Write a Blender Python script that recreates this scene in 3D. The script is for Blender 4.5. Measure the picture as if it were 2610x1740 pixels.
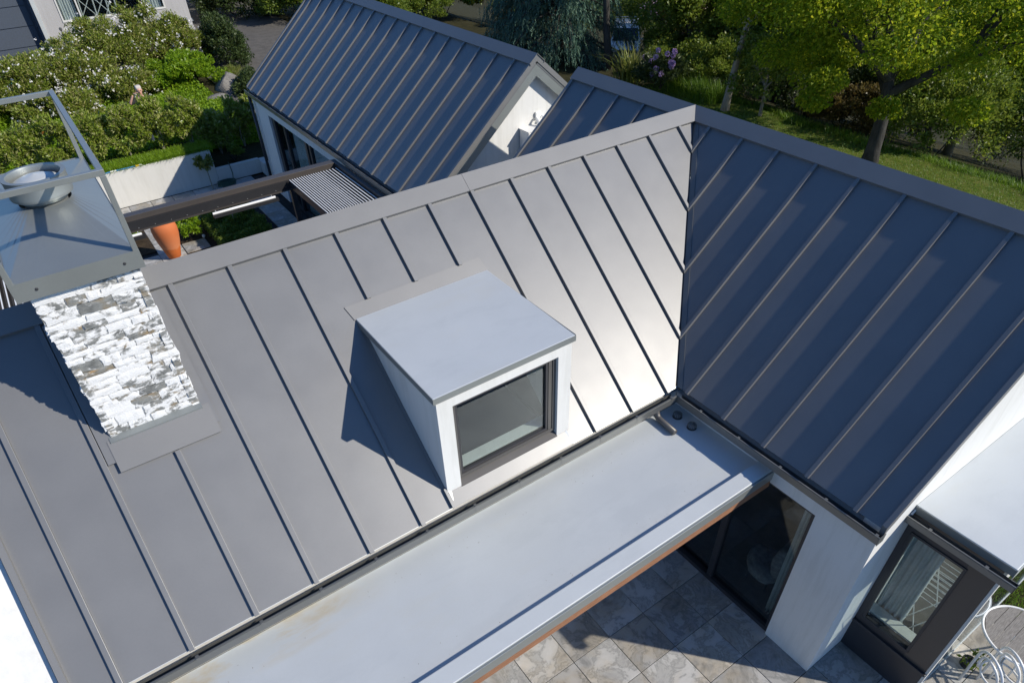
import bpy, bmesh, math, random
import numpy as np
from math import radians, sin, cos, tan, pi, sqrt
from mathutils import Vector, Matrix
random.seed(7); RNG = np.random.default_rng(7)
for o in list(bpy.data.objects): bpy.data.objects.remove(o)
S = bpy.context.scene
COL = S.collection

# ------------------------------------------------------------------ camera, sky, sun, exposure
cd = bpy.data.cameras.new('camera'); cam = bpy.data.objects.new('camera', cd); COL.objects.link(cam)
cam.location = (-7.6396, -6.5269, 8.0354); cam.rotation_euler = (0.8459, 0.0274, -0.6146)
cd.sensor_fit = 'HORIZONTAL'; cd.sensor_width = 36; cd.lens = 23.294; cd.shift_y = 0.0673
cd.clip_start = 0.05; cd.clip_end = 2000
S.camera = cam
SUN_AZ, SUN_EL = radians(-48.7), radians(33.6)
sdir = Vector((cos(SUN_EL)*cos(SUN_AZ), cos(SUN_EL)*sin(SUN_AZ), sin(SUN_EL)))
W = bpy.data.worlds.new('World'); S.world = W; W.use_nodes = True
wn = W.node_tree.nodes; wl = W.node_tree.links
for n in list(wn): wn.remove(n)
sky = wn.new('ShaderNodeTexSky'); sky.sky_type = 'NISHITA'; sky.sun_disc = False
sky.sun_elevation = SUN_EL; sky.sun_rotation = math.atan2(sdir.x, sdir.y)
sky.altitude = 100; sky.air_density = 1.0; sky.dust_density = 0.0; sky.ozone_density = 10.0
bg = wn.new('ShaderNodeBackground'); bg.inputs['Strength'].default_value = 0.12
wo = wn.new('ShaderNodeOutputWorld')
wl.new(sky.outputs[0], bg.inputs[0]); wl.new(bg.outputs[0], wo.inputs[0])
ld = bpy.data.lights.new('sun', 'SUN'); ld.energy = 4.3; ld.angle = radians(0.55); ld.color = (1.0, 0.93, 0.82)
sun = bpy.data.objects.new('sun', ld); COL.objects.link(sun); sun.location = (20, -20, 30)
sun.rotation_euler = sdir.to_track_quat('Z', 'Y').to_euler()
S.view_settings.view_transform = 'Standard'; S.view_settings.look = 'None'
S.view_settings.exposure = 0.28; S.view_settings.gamma = 1.0; S.view_settings.use_curve_mapping = False
S.render.engine = 'CYCLES'
S.cycles.max_bounces = 8; S.cycles.transparent_max_bounces = 12

# ------------------------------------------------------------------ materials
MATS = {}
def mat(name, col=(.5,.5,.5), rough=.6, metal=0.0, spec=.5):
    m = bpy.data.materials.new(name); m.use_nodes = True
    b = m.node_tree.nodes['Principled BSDF']
    b.inputs['Base Color'].default_value = (*col, 1); b.inputs['Roughness'].default_value = rough
    b.inputs['Metallic'].default_value = metal; b.inputs['Specular IOR Level'].default_value = spec
    MATS[name] = m; return m, m.node_tree.nodes, m.node_tree.links, b
def coords(n, l, scale=(1,1,1), obj=True):
    tc = n.new('ShaderNodeTexCoord'); mp = n.new('ShaderNodeMapping'); mp.inputs['Scale'].default_value = scale
    l.new(tc.outputs['Object' if obj else 'Generated'], mp.inputs[0]); return mp
def wcoords(n, l, scale=(1,1,1)):
    g = n.new('ShaderNodeNewGeometry'); mp = n.new('ShaderNodeMapping'); mp.inputs['Scale'].default_value = scale
    l.new(g.outputs['Position'], mp.inputs[0]); return mp
def noise(n, l, vec, scale, detail=4, rough=.55, dist=0):
    t = n.new('ShaderNodeTexNoise'); t.inputs['Scale'].default_value = scale; t.inputs['Detail'].default_value = detail
    t.inputs['Roughness'].default_value = rough; t.inputs['Distortion'].default_value = dist
    if vec is not None: l.new(vec.outputs[0], t.inputs['Vector'])
    return t
def ramp(n, l, fac, stops):
    r = n.new('ShaderNodeValToRGB'); e = r.color_ramp.elements
    while len(e) < len(stops): e.new(0.5)
    for k, (p, c) in enumerate(stops): e[k].position = p; e[k].color = (*c, 1)
    l.new(fac, r.inputs[0]); return r
def bump(n, l, b, h, strength, dist=.01, prev=None):
    bp = n.new('ShaderNodeBump'); bp.inputs['Strength'].default_value = strength; bp.inputs['Distance'].default_value = dist
    l.new(h, bp.inputs['Height'])
    if prev is not None: l.new(prev.outputs[0], bp.inputs['Normal'])
    l.new(bp.outputs[0], b.inputs['Normal']); return bp

def metal_paint(name, c, rough, metallic, var=.06, wob=.25):
    m, n, l, b = mat(name, c, rough, metallic, .5)
    w = wcoords(n, l)
    a = noise(n, l, w, 2.2, 3); f = noise(n, l, w, 55, 3, .6)
    mx = n.new('ShaderNodeMix'); mx.data_type = 'FLOAT'; mx.inputs[0].default_value = .35
    l.new(a.outputs[0], mx.inputs[2]); l.new(f.outputs[0], mx.inputs[3])
    lo = tuple(x*(1-var) for x in c); hi = tuple(x*(1+var) for x in c)
    r = ramp(n, l, mx.outputs[0], [(.3, lo), (.7, hi)]); l.new(r.outputs[0], b.inputs['Base Color'])
    rr = n.new('ShaderNodeMapRange'); rr.inputs['From Min'].default_value = .3; rr.inputs['From Max'].default_value = .7
    rr.inputs['To Min'].default_value = rough-.02; rr.inputs['To Max'].default_value = rough+.02
    l.new(a.outputs[0], rr.inputs[0]); l.new(rr.outputs[0], b.inputs['Roughness'])
    o = noise(n, l, w, 1.5, 2); bump(n, l, b, o.outputs[0], wob, .02)
    return m
metal_paint('roof_metal', (.192,.194,.196), .45, .34, .05, .12)
metal_paint('cap_metal', (.208,.207,.204), .48, .3, .04, .08)
metal_paint('gutter_metal', (.19,.195,.19), .38, .6, .05, .1)
metal_paint('flat_roof_metal', (.55,.578,.585), .5, .22, .03, .05)
def weather_flat():
    m = MATS['flat_roof_metal']; n = m.node_tree.nodes; l = m.node_tree.links; b = n['Principled BSDF']; src = b.inputs['Base Color'].links[0].from_socket
    g = n.new('ShaderNodeNewGeometry'); sx = n.new('ShaderNodeSeparateXYZ'); l.new(g.outputs['Position'], sx.inputs[0])
    w = wcoords(n, l, (.35,1,1)); a = noise(n, l, w, 3.0, 6, .65, .3); r = ramp(n, l, a.outputs[0], [(.36,(.96,.963,.965)),(.47,(1,1,1)),(.56,(1,1,1)),(.66,(1.0,.99,.97))])
    mu = n.new('ShaderNodeMix'); mu.data_type = 'RGBA'; mu.blend_type = 'MULTIPLY'; mu.inputs[0].default_value = 1; l.new(src, mu.inputs[6]); l.new(r.outputs[0], mu.inputs[7])
    def rng_(sock, a0, a1): q = n.new('ShaderNodeMapRange'); q.inputs['From Min'].default_value = a0; q.inputs['From Max'].default_value = a1; l.new(sock, q.inputs[0]); return q.outputs[0]
    def mul(p, q): t = n.new('ShaderNodeMath'); t.operation = 'MULTIPLY'; l.new(p, t.inputs[0]); l.new(q, t.inputs[1]); return t.outputs[0]
    k = mul(mul(rng_(sx.outputs[1], -2.90, -2.66), rng_(sx.outputs[0], -6.6, -7.6)), rng_(a.outputs[0], .40, .62))
    mx = n.new('ShaderNodeMix'); mx.data_type = 'RGBA'; l.new(k, mx.inputs[0]); l.new(mu.outputs[2], mx.inputs[6]); mx.inputs[7].default_value = (.48,.36,.16,1); l.new(mx.outputs[2], b.inputs['Base Color'])
weather_flat()
metal_paint('cowl_metal', (.30,.32,.31), .40, .55, .05, .15)
metal_paint('dark_aluminium', (.045,.045,.05), .4, .3, .08, .05)
metal_paint('bronze_aluminium', (.085,.075,.068), .42, .3, .08, .05)
metal_paint('window_grey', (.105,.10,.095), .45, .3, .06, .05)
metal_paint('pale_metal', (.62,.64,.62), .4, .35, .04, .05)
metal_paint('white_enamel', (.8,.8,.78), .35, 0, .03, .02)

def plaster(name, c, stain=.05):
    m, n, l, b = mat(name, c, .85, 0, .25)
    w = wcoords(n, l); a = noise(n, l, w, 1.1, 5, .6); f = noise(n, l, w, 130, 3, .7)
    r = ramp(n, l, a.outputs[0], [(.3, tuple(x*(1-stain) for x in c)), (.65, c)])
    w2 = wcoords(n, l, (5,5,.5)); st_ = noise(n, l, w2, 2.2, 5, .65); r2 = ramp(n, l, st_.outputs[0], [(.36,(.90,.90,.885)),(.52,(1,1,1))])
    mu = n.new('ShaderNodeMix'); mu.data_type = 'RGBA'; mu.blend_type = 'MULTIPLY'; mu.inputs[0].default_value = .7; l.new(r.outputs[0], mu.inputs[6]); l.new(r2.outputs[0], mu.inputs[7])
    l.new(mu.outputs[2], b.inputs['Base Color'])
    bump(n, l, b, f.outputs[0], .25, .004); return m
plaster('white_plaster', (.70,.70,.675)); plaster('cream_plaster', (.62,.61,.57), .06)
plaster('grey_plaster', (.42,.41,.40), .08); plaster('interior_dark', (.16,.15,.14)); plaster('interior_white', (.72,.74,.70))
plaster('interior_shade', (.022,.022,.025)); plaster('carpet', (.13,.12,.105), .2)
def glass():
    m = bpy.data.materials.new('glass'); m.use_nodes = True; n = m.node_tree.nodes; l = m.node_tree.links
    n.remove(n['Principled BSDF']); out = n['Material Output']
    t = n.new('ShaderNodeBsdfTransparent'); t.inputs[0].default_value = (.80,.835,.83,1)
    g = n.new('ShaderNodeBsdfGlossy'); g.inputs['Roughness'].default_value = .01; g.inputs[0].default_value = (.9,.95,1,1)
    lw = n.new('ShaderNodeLayerWeight'); pw_ = n.new('ShaderNodeMath'); pw_.operation = 'POWER'; pw_.inputs[1].default_value = 4.0; l.new(lw.outputs['Facing'], pw_.inputs[0])
    f = n.new('ShaderNodeMath'); f.operation = 'MULTIPLY_ADD'; l.new(pw_.outputs[0], f.inputs[0]); f.inputs[1].default_value = .65; f.inputs[2].default_value = .042
    mx = n.new('ShaderNodeMixShader'); l.new(f.outputs[0], mx.inputs[0]); l.new(t.outputs[0], mx.inputs[1]); l.new(g.outputs[0], mx.inputs[2])
    l.new(mx.outputs[0], out.inputs[0]); MATS['glass'] = m
glass()
def timber(name, c1, c2, sc=(3,3,30)):
    m, n, l, b = mat(name, c1, .65, 0, .3)
    w = coords(n, l, sc); a = noise(n, l, w, 3, 6, .65, .4)
    r = ramp(n, l, a.outputs[0], [(.3, c1), (.7, c2)]); l.new(r.outputs[0], b.inputs['Base Color'])
    bump(n, l, b, a.outputs[0], .3, .003); return m
timber('cedar_timber', (.18,.085,.045), (.38,.19,.105), (2,40,40))
timber('weathered_timber', (.13,.12,.11), (.30,.28,.26), (4,40,40))
def stonepaint():
    m, n, l, b = mat('painted_stone', (.8,.8,.8), .8, 0, .3)
    oi = n.new('ShaderNodeObjectInfo'); w = wcoords(n, l, (1,1,1.6))
    off = n.new('ShaderNodeVectorMath'); off.operation = 'SCALE'; off.inputs[0].default_value = (31,17,23); l.new(oi.outputs['Random'], off.inputs['Scale'])
    ad = n.new('ShaderNodeVectorMath'); ad.operation = 'ADD'; l.new(w.outputs[0], ad.inputs[0]); l.new(off.outputs[0], ad.inputs[1])
    a = noise(n, l, ad, 10, 6, .66, .3); c = noise(n, l, ad, 6, 3); g = noise(n, l, w, 60, 5, .7)
    # per stone amount of worn paint
    amt = n.new('ShaderNodeMapRange'); amt.inputs['From Min'].default_value = 0; amt.inputs['From Max'].default_value = 1
    amt.inputs['To Min'].default_value = -.20; amt.inputs['To Max'].default_value = .15; l.new(oi.outputs['Random'], amt.inputs[0])
    s = n.new('ShaderNodeMath'); s.operation = 'ADD'; l.new(a.outputs[0], s.inputs[0]); l.new(amt.outputs[0], s.inputs[1])
    rock = ramp(n, l, c.outputs[0], [(.3,(.13,.135,.13)),(.5,(.24,.245,.235)),(.62,(.22,.19,.14)),(.75,(.38,.24,.11))])
    msk = ramp(n, l, s.outputs[0], [(.48,(0,0,0)),(.58,(1,1,1))])
    mx = n.new('ShaderNodeMix'); mx.data_type = 'RGBA'; l.new(msk.outputs[0], mx.inputs[0]); mx.inputs[6].default_value = (.76,.76,.75,1); l.new(rock.outputs[0], mx.inputs[7])
    l.new(mx.outputs[2], b.inputs['Base Color']); bump(n, l, b, g.outputs[0], .5, .012); return m
stonepaint(); plaster('lime_paint', (.82,.82,.81), .04)
def tile_mat():
    m, n, l, b = mat('slate_tile', (.4,.4,.4), .6, 0, .4)
    oi = n.new('ShaderNodeObjectInfo'); w = wcoords(n, l)
    off = n.new('ShaderNodeVectorMath'); off.operation = 'SCALE'; off.inputs[0].default_value = (37,53,11); l.new(oi.outputs['Random'], off.inputs['Scale'])
    ad = n.new('ShaderNodeVectorMath'); ad.operation = 'ADD'; l.new(w.outputs[0], ad.inputs[0]); l.new(off.outputs[0], ad.inputs[1])
    a = noise(n, l, ad, 2.8, 10, .66, .45); c = noise(n, l, ad, 1.1, 4, .6, .5); f = noise(n, l, ad, 30, 5, .7)
    r1 = ramp(n, l, a.outputs[0], [(.32,(.21,.21,.205)),(.46,(.37,.365,.35)),(.50,(.26,.26,.25)),(.54,(.42,.415,.40)),(.7,(.48,.47,.45))])
    r2 = ramp(n, l, c.outputs[0], [(.44,(1,1,1)),(.58,(.96,.88,.76)),(.7,(.80,.80,.79))])
    mu = n.new('ShaderNodeMix'); mu.data_type = 'RGBA'; mu.blend_type = 'MULTIPLY'; mu.inputs[0].default_value = 1
    l.new(r1.outputs[0], mu.inputs[6]); l.new(r2.outputs[0], mu.inputs[7])
    hv = n.new('ShaderNodeMapRange'); hv.inputs['To Min'].default_value = .80; hv.inputs['To Max'].default_value = 1.18; l.new(oi.outputs['Random'], hv.inputs[0])
    m2 = n.new('ShaderNodeVectorMath'); m2.operation = 'SCALE'; l.new(mu.outputs[2], m2.inputs[0]); l.new(hv.outputs[0], m2.inputs['Scale'])
    l.new(m2.outputs[0], b.inputs['Base Color']); bump(n, l, b, f.outputs[0], .25, .006); return m
tile_mat()
def earthy(name, c1, c2, c3, sc=6, bs=.6):
    m, n, l, b = mat(name, c1, .95, 0, .15)
    w = wcoords(n, l); a = noise(n, l, w, sc, 8, .7); f = noise(n, l, w, sc*9, 5, .75)
    mx = n.new('ShaderNodeMix'); mx.data_type = 'FLOAT'; mx.inputs[0].default_value = .45; l.new(a.outputs[0], mx.inputs[2]); l.new(f.outputs[0], mx.inputs[3])
    r = ramp(n, l, mx.outputs[0], [(.35,c1),(.5,c2),(.65,c3)]); l.new(r.outputs[0], b.inputs['Base Color'])
    bump(n, l, b, f.outputs[0], bs, .03); return m
earthy('soil', (.025,.018,.012), (.05,.036,.024), (.09,.065,.04))
earthy('lawn_ground', (.05,.075,.012), (.10,.13,.02), (.20,.17,.06), 4)
earthy('asphalt', (.075,.072,.066), (.115,.108,.098), (.15,.14,.128), 3, .35)
earthy('joint_grout', (.03,.03,.028), (.05,.048,.045), (.07,.065,.06))
earthy('boulder_stone', (.09,.085,.08), (.21,.20,.18), (.31,.29,.26), 3, 1.0)
earthy('woodland_floor', (.02,.018,.01), (.035,.034,.014), (.06,.05,.025), 2)
def terracotta():
    m, n, l, b = mat('terracotta', (.4,.15,.06), .75, 0, .3)
    w = coords(n, l); a = noise(n, l, w, 5, 6, .6); sx = n.new('ShaderNodeSeparateXYZ'); l.new(w.outputs[0], sx.inputs[0])
    s = n.new('ShaderNodeMath'); s.operation = 'MULTIPLY_ADD'; l.new(a.outputs[0], s.inputs[0]); s.inputs[1].default_value = .35; l.new(sx.outputs[2], s.inputs[2])
    r = ramp(n, l, s.outputs[0], [(.2,(.46,.11,.02)),(.44,(.50,.13,.03)),(.50,(.56,.20,.085)),(.9,(.52,.15,.05))]); l.new(r.outputs[0], b.inputs['Base Color'])
    bump(n, l, b, a.outputs[0], .15, .01)
terracotta()
def leafmat(name, cols, trans=.35, rough=.45, spec=.4):
    m = bpy.data.materials.new(name); m.use_nodes = True; n = m.node_tree.nodes; l = m.node_tree.links
    b = n['Principled BSDF']; out = n['Material Output']; b.inputs['Roughness'].default_value = rough; b.inputs['Specular IOR Level'].default_value = spec
    g = n.new('ShaderNodeNewGeometry')
    st = [(k/(max(1, len(cols)-1)), c) for k, c in enumerate(cols)]
    r = ramp(n, l, g.outputs['Random Per Island'], st); l.new(r.outputs[0], b.inputs['Base Color'])
    t = n.new('ShaderNodeBsdfTranslucent'); hs = n.new('ShaderNodeHueSaturation'); hs.inputs['Value'].default_value = 1.5; hs.inputs['Hue'].default_value = .485
    l.new(r.outputs[0], hs.inputs['Color']); l.new(hs.outputs[0], t.inputs[0])
    mx = n.new('ShaderNodeMixShader'); mx.inputs[0].default_value = trans
    l.new(b.outputs[0], mx.inputs[1]); l.new(t.outputs[0], mx.inputs[2]); l.new(mx.outputs[0], out.inputs[0]); MATS[name] = m
leafmat('leaf_olive', [(.11,.17,.016),(.18,.24,.025),(.25,.29,.05),(.34,.31,.13)])
leafmat('leaf_lime', [(.13,.24,.010),(.19,.32,.014),(.26,.38,.025)], .4)
leafmat('leaf_dark', [(.03,.055,.014),(.055,.085,.02),(.085,.12,.04)], .3)
leafmat('leaf_hedge', [(.13,.20,.02),(.21,.29,.03),(.29,.35,.06),(.40,.38,.18)], .35, .35)
leafmat('leaf_grass', [(.08,.17,.014),(.12,.23,.02),(.18,.27,.035)], .4)
leafmat('leaf_maple', [(.11,.19,.010),(.16,.25,.012),(.24,.31,.016),(.36,.39,.025)], .5, .55, .2)
leafmat('leaf_mid', [(.09,.15,.016),(.135,.20,.025),(.20,.25,.04)], .4)
leafmat('leaf_cedar', [(.055,.12,.085),(.095,.175,.125),(.15,.24,.175)], .2, .6, .2)
leafmat('leaf_flax', [(.10,.14,.02),(.17,.21,.04),(.28,.28,.08)], .35)
leafmat('leaf_copper', [(.07,.05,.02),(.11,.09,.025),(.16,.13,.03)], .35)
leafmat('petal_white', [(.75,.74,.70),(.85,.82,.80)], .25, .6, .2)
leafmat('petal_lilac', [(.40,.26,.50),(.52,.36,.58),(.62,.47,.66)], .25, .6, .2)
leafmat('petal_orange', [(.8,.25,.05),(.8,.3,.05)], .2)
leafmat('dead_leaf', [(.12,.09,.05),(.22,.16,.09)], .1)
def bark(name, c1, c2):
    m, n, l, b = mat(name, c1, .9, 0, .2)
    w = wcoords(n, l, (1,1,.25)); a = noise(n, l, w, 14, 6, .7); c = noise(n, l, w, 3, 3)
    mx = n.new('ShaderNodeMix'); mx.data_type = 'FLOAT'; mx.inputs[0].default_value = .4; l.new(a.outputs[0], mx.inputs[2]); l.new(c.outputs[0], mx.inputs[3])
    r = ramp(n, l, mx.outputs[0], [(.35,c1),(.65,c2)]); l.new(r.outputs[0], b.inputs['Base Color']); bump(n, l, b, a.outputs[0], .7, .03)
bark('bark_dark', (.025,.024,.022), (.075,.072,.066)); bark('bark_pale', (.18,.16,.12), (.36,.33,.26)); bark('bark_grey', (.09,.09,.085), (.20,.20,.19))
def plain(name, c, rough=.6, metal=0, spec=.5, amt=.08, sc=20):
    m, n, l, b = mat(name, c, rough, metal, spec); w = coords(n, l); a = noise(n, l, w, sc, 4)
    r = ramp(n, l, a.outputs[0], [(.3, tuple(x*(1-amt) for x in c)), (.7, tuple(min(1, x*(1+amt)) for x in c))]); l.new(r.outputs[0], b.inputs['Base Color']); return m
plain('black_plastic', (.02,.02,.022), .5); plain('skin', (.55,.32,.24), .55); plain('hair', (.55,.50,.45), .7)
plain('black_cloth', (.012,.012,.014), .85); plain('blue_jean', (.03,.045,.08), .85)
plain('throw_cloth', (.24,.25,.25), .9, amt=.3); plain('curtain_cloth', (.60,.65,.64), .85); plain('white_cloth', (.62,.64,.64), .9); plain('blue_plastic', (.05,.28,.62), .35)
plain('yellow_plastic', (.75,.50,.03), .4); plain('hose_green', (.03,.07,.05), .45); plain('car_paint', (.80,.80,.78), .25, 0)
plain('car_glass', (.01,.012,.02), .08); plain('tyre_rubber', (.02,.02,.02), .8); plain('lamp_lens', (.6,.6,.6), .15)
plain('blue_grey_paint', (.06,.075,.10), .6); plain('teal_plastic', (.03,.25,.18), .5); plain('cable_black', (.015,.015,.018), .5)
plain('rust_stain', (.45,.30,.10), .8)

# ------------------------------------------------------------------ mesh helpers
class MB:
    def __init__(s): s.v = []; s.f = []
    def add(s, v, f):
        k = len(s.v); s.v += [tuple(p) for p in v]; s.f += [tuple(i+k for i in q) for q in f]; return s
    def box(s, a, b):
        (x0,y0,z0),(x1,y1,z1) = a, b
        if x0 > x1: x0, x1 = x1, x0
        if y0 > y1: y0, y1 = y1, y0
        if z0 > z1: z0, z1 = z1, z0
        return s.add([(x0,y0,z0),(x1,y0,z0),(x1,y1,z0),(x0,y1,z0),(x0,y0,z1),(x1,y0,z1),(x1,y1,z1),(x0,y1,z1)],
                     [(0,3,2,1),(4,5,6,7),(0,1,5,4),(1,2,6,5),(2,3,7,6),(3,0,4,7)])
    def prism(s, top, bot):
        n = len(top); return s.add(list(top)+list(bot), [tuple(range(n)), tuple(range(2*n-1, n-1, -1))]+[(i, i+n, (i+1)%n+n, (i+1)%n) for i in range(n)])
    def sweep(s, prof, path, closed_prof=True, cap=True):
        # prof: list of (a,b) in the local frame; path: list of (pos, A, B)
        n = len(prof); k = len(s.v)
        for p, A, B in path:
            for a, b in prof: s.v.append(tuple(Vector(p)+Vector(A)*a+Vector(B)*b))
        for j in range(len(path)-1):
            for i in range(n if closed_prof else n-1):
                i2 = (i+1) % n; s.f.append((k+j*n+i, k+j*n+i2, k+(j+1)*n+i2, k+(j+1)*n+i))
        if cap and closed_prof:
            s.f.append(tuple(k+i for i in range(n-1, -1, -1))); s.f.append(tuple(k+(len(path)-1)*n+i for i in range(n)))
        return s
    def tube(s, pts, rad, seg=8, cap=True):
        pts = [Vector(p) for p in pts]; rs = rad if isinstance(rad, (list, tuple)) else [rad]*len(pts)
        k = len(s.v); up = None
        for j, p in enumerate(pts):
            d = (pts[min(j+1, len(pts)-1)]-pts[max(j-1, 0)]); d = d.normalized() if d.length > 1e-9 else Vector((0,0,1))
            if up is None: up = Vector((0,0,1)) if abs(d.z) < .9 else Vector((1,0,0))
            A = d.cross(up).normalized(); B = A.cross(d).normalized(); up = B
            for i in range(seg):
                t = 2*pi*i/seg; s.v.append(tuple(p+(A*cos(t)+B*sin(t))*rs[j]))
        for j in range(len(pts)-1):
            for i in range(seg):
                i2 = (i+1) % seg; s.f.append((k+j*seg+i, k+j*seg+i2, k+(j+1)*seg+i2, k+(j+1)*seg+i))
        if cap: s.f.append(tuple(k+i for i in range(seg-1,-1,-1))); s.f.append(tuple(k+(len(pts)-1)*seg+i for i in range(seg)))
        return s
    def lathe(s, prof, c, seg=32):
        k = len(s.v); n = len(prof)
        for r, z in prof:
            for i in range(seg): t = 2*pi*i/seg; s.v.append((c[0]+r*cos(t), c[1]+r*sin(t), c[2]+z))
        for j in range(n-1):
            for i in range(seg): i2 = (i+1)%seg; s.f.append((k+j*seg+i, k+j*seg+i2, k+(j+1)*seg+i2, k+(j+1)*seg+i))
        return s
    def mesh(s, name):
        m = bpy.data.meshes.new(name); m.from_pydata(s.v, [], s.f); m.update()
        bm = bmesh.new(); bm.from_mesh(m); bmesh.ops.recalc_face_normals(bm, faces=bm.faces); bm.to_mesh(m); bm.free(); return m
    def obj(s, name, material, parent=None, smooth=False, bevel=0):
        me = s.mesh(name)
        if smooth: me.polygons.foreach_set('use_smooth', [True]*len(me.polygons))
        return link(name, me, material, parent, bevel)
def link(name, me, material, parent=None, bevel=0):
    o = bpy.data.objects.new(name, me); COL.objects.link(o)
    if material is not None and not me.materials: me.materials.append(MATS[material])
    if parent is not None: o.parent = parent; o.matrix_parent_inverse = Matrix.Identity(4) if parent.type != 'EMPTY' or parent.location.length == 0 else Matrix.Translation(-parent.location)
    if bevel:
        b = o.modifiers.new('bevel', 'BEVEL'); b.width = bevel; b.segments = 2; b.limit_method = 'ANGLE'
    return o
def tag(o, label=None, cat=None, group=None, kind=None):
    if label: o['label'] = label
    if cat: o['category'] = cat
    if group: o['group'] = group
    if kind: o['kind'] = kind
    return o
def empty(name, loc=(0,0,0)):
    o = bpy.data.objects.new(name, None); o.location = loc; o.empty_display_size = .2; COL.objects.link(o); return o
def box(name, a, b, m, parent=None, bevel=0): return MB().box(a, b).obj(name, m, parent, bevel=bevel)
def clip(poly, a, b, c):           # keep a*u+b*v <= c
    out = []
    for i in range(len(poly)):
        p, q = poly[i], poly[(i+1) % len(poly)]; dp = a*p[0]+b*p[1]-c; dq = a*q[0]+b*q[1]-c
        if dp <= 1e-9: out.append(p)
        if (dp < -1e-9 and dq > 1e-9) or (dp > 1e-9 and dq < -1e-9):
            t = dp/(dp-dq); out.append((p[0]+(q[0]-p[0])*t, p[1]+(q[1]-p[1])*t))
    return out
def area(p): return abs(sum(p[i][0]*p[(i+1)%len(p)][1]-p[(i+1)%len(p)][0]*p[i][1] for i in range(len(p))))/2 if len(p) > 2 else 0

# ------------------------------------------------------------------ roof builder
T = tan(radians(40)); RZ = 5.03; CS, SN = cos(radians(40)), sin(radians(40)); EV = 2.52
class Slope:
    def __init__(s, axis, sign):   # axis: ridge along 'x' or 'y'; sign: side the slope falls to
        s.ax, s.sg = axis, sign
    def P(s, u, w, h=0):            # h above the sheet along the normal, sheet 0.06 below the cap top
        ww = w + h*SN; z = RZ-.06-T*w + h*CS
        return (u, s.sg*ww, z) if s.ax == 'x' else (s.sg*ww, u, z)
    def slab(s, poly, h0, h1): return MB().prism([s.P(u,w,h1) for u,w in poly], [s.P(u,w,h0) for u,w in poly])
def roof(parent_roof, sl, u0, u1, battens, bw, bdir, cuts=(), holes=(), bat_ranges=None, wmax=EV, verge=None):
    """battens: list of u (one face); the batten fills [u, u+bw*bdir]. cuts: half planes on panels. holes: (u0,u1,w0,w1)."""
    cs = sorted([b+bdir*bw/2 for b in battens if u0 < b < u1]); edges = [u0]+cs+[u1]
    for a, b in zip(edges[:-1], edges[1:]):
        if b-a < .02: continue
        polys = [[(a+.002,.02),(b-.002,.02),(b-.002,wmax),(a+.002,wmax)]]
        for c in cuts: polys = [clip(p, *c) for p in polys]
        for (h0,h1,v0,v1) in holes:
            if b <= h0 or a >= h1: continue
            np_ = []
            for p in polys:
                if area(p) < 1e-4: continue
                np_ += [clip(p,0,1,v0), clip(p,0,-1,-v1)]
                mid = clip(clip(p,0,-1,-v0),0,1,v1)
                np_ += [clip(mid,1,0,h0), clip(mid,-1,0,-h1)]
            polys = np_
        for p in polys:
            if area(p) > .002: sl.slab(p, -.012, 0).obj('roof_panel', 'roof_metal', parent_roof)
    for b in battens:
        rng = (bat_ranges or {}).get(round(b,3), [(.1, wmax+.012)])
        for w0, w1 in rng:
            lo, hi = min(b, b+bdir*bw), max(b, b+bdir*bw)
            p = [(lo,w0),(hi,w0),(hi,w1),(lo,w1)]
            for c in cuts: p = clip(p, *c)
            if area(p) > .001: sl.slab(p, 0, .036).obj('batten', 'roof_metal', parent_roof, bevel=.003)
def capleaf(parent, sl, poly):
    sl.slab(poly, .038, .046).obj('ridge_cap', 'cap_metal', parent)
def lip(parent, sl, a, b, w=.14):
    p = MB().prism([sl.P(a,w,.042), sl.P(b,w,.042), sl.P(b,w+.001,.001), sl.P(a,w+.001,.001)], [sl.P(a,w-.004,.042), sl.P(b,w-.004,.042), sl.P(b,w-.003,.001), sl.P(a,w-.003,.001)])
    p.obj('cap_lip', 'cap_metal', parent)

house = empty('house'); tag(house, 'white plastered house with grey standing batten metal roof, dormer and stone chimney', 'house')
mainS, mainN, wingW, wingE = Slope('x', -1), Slope('x', 1), Slope('y', -1), Slope('y', 1)
PW = .5625; BW = .045
WX0 = -9.24; YS, YN = -5.25, 2.54
# decks (solid cores under the sheets)
def deck(name, pts_top, parent, dz=.10):
    return MB().prism(pts_top, [(x,y,z-dz) for x,y,z in pts_top]).obj(name, 'roof_metal', parent)
h = -.03
dm = Slope.P
DX0, DX1, DY0, DY1 = -5.70, -4.13, -2.406, -.86
def deckslab(sl, polys):
    mb = MB()
    for p in polys: mb.prism([sl.P(u,w,-.014) for u,w in p], [sl.P(u,w,-.09) for u,w in p])
    return mb
e_ = EV-.03
main_roof = deckslab(mainS, [[(WX0+.01,0),(DX0,0),(DX0,e_),(WX0+.01,e_)], [(DX0,0),(DX1,0),(DX1,.86),(DX0,.86)], [(DX1,0),(0,0),(-e_,e_),(DX1,e_)], [(DX0,2.40),(DX1,2.40),(DX1,e_),(DX0,e_)]]).obj('main_roof', 'roof_metal', house)
north_roof = deckslab(mainN, [[(WX0+.01,0),(0,0),(-e_,e_),(WX0+.01,e_)]]).obj('rear_roof', 'roof_metal', house)
wing_roof = deckslab(wingW, [[(YS+.01,0),(0,0),(-e_,e_),(YS+.01,e_)], [(0,0),(YN-.01,0),(YN-.01,e_),(e_,e_)]]).obj('wing_roof', 'roof_metal', house)
east_roof = deckslab(wingE, [[(YS+.01,0),(YN-.01,0),(YN-.01,e_),(YS+.01,e_)]]).obj('east_roof', 'roof_metal', house)
bm_ = [round(-.468-PW*k, 4) for k in range(16)]
br = {}
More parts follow.
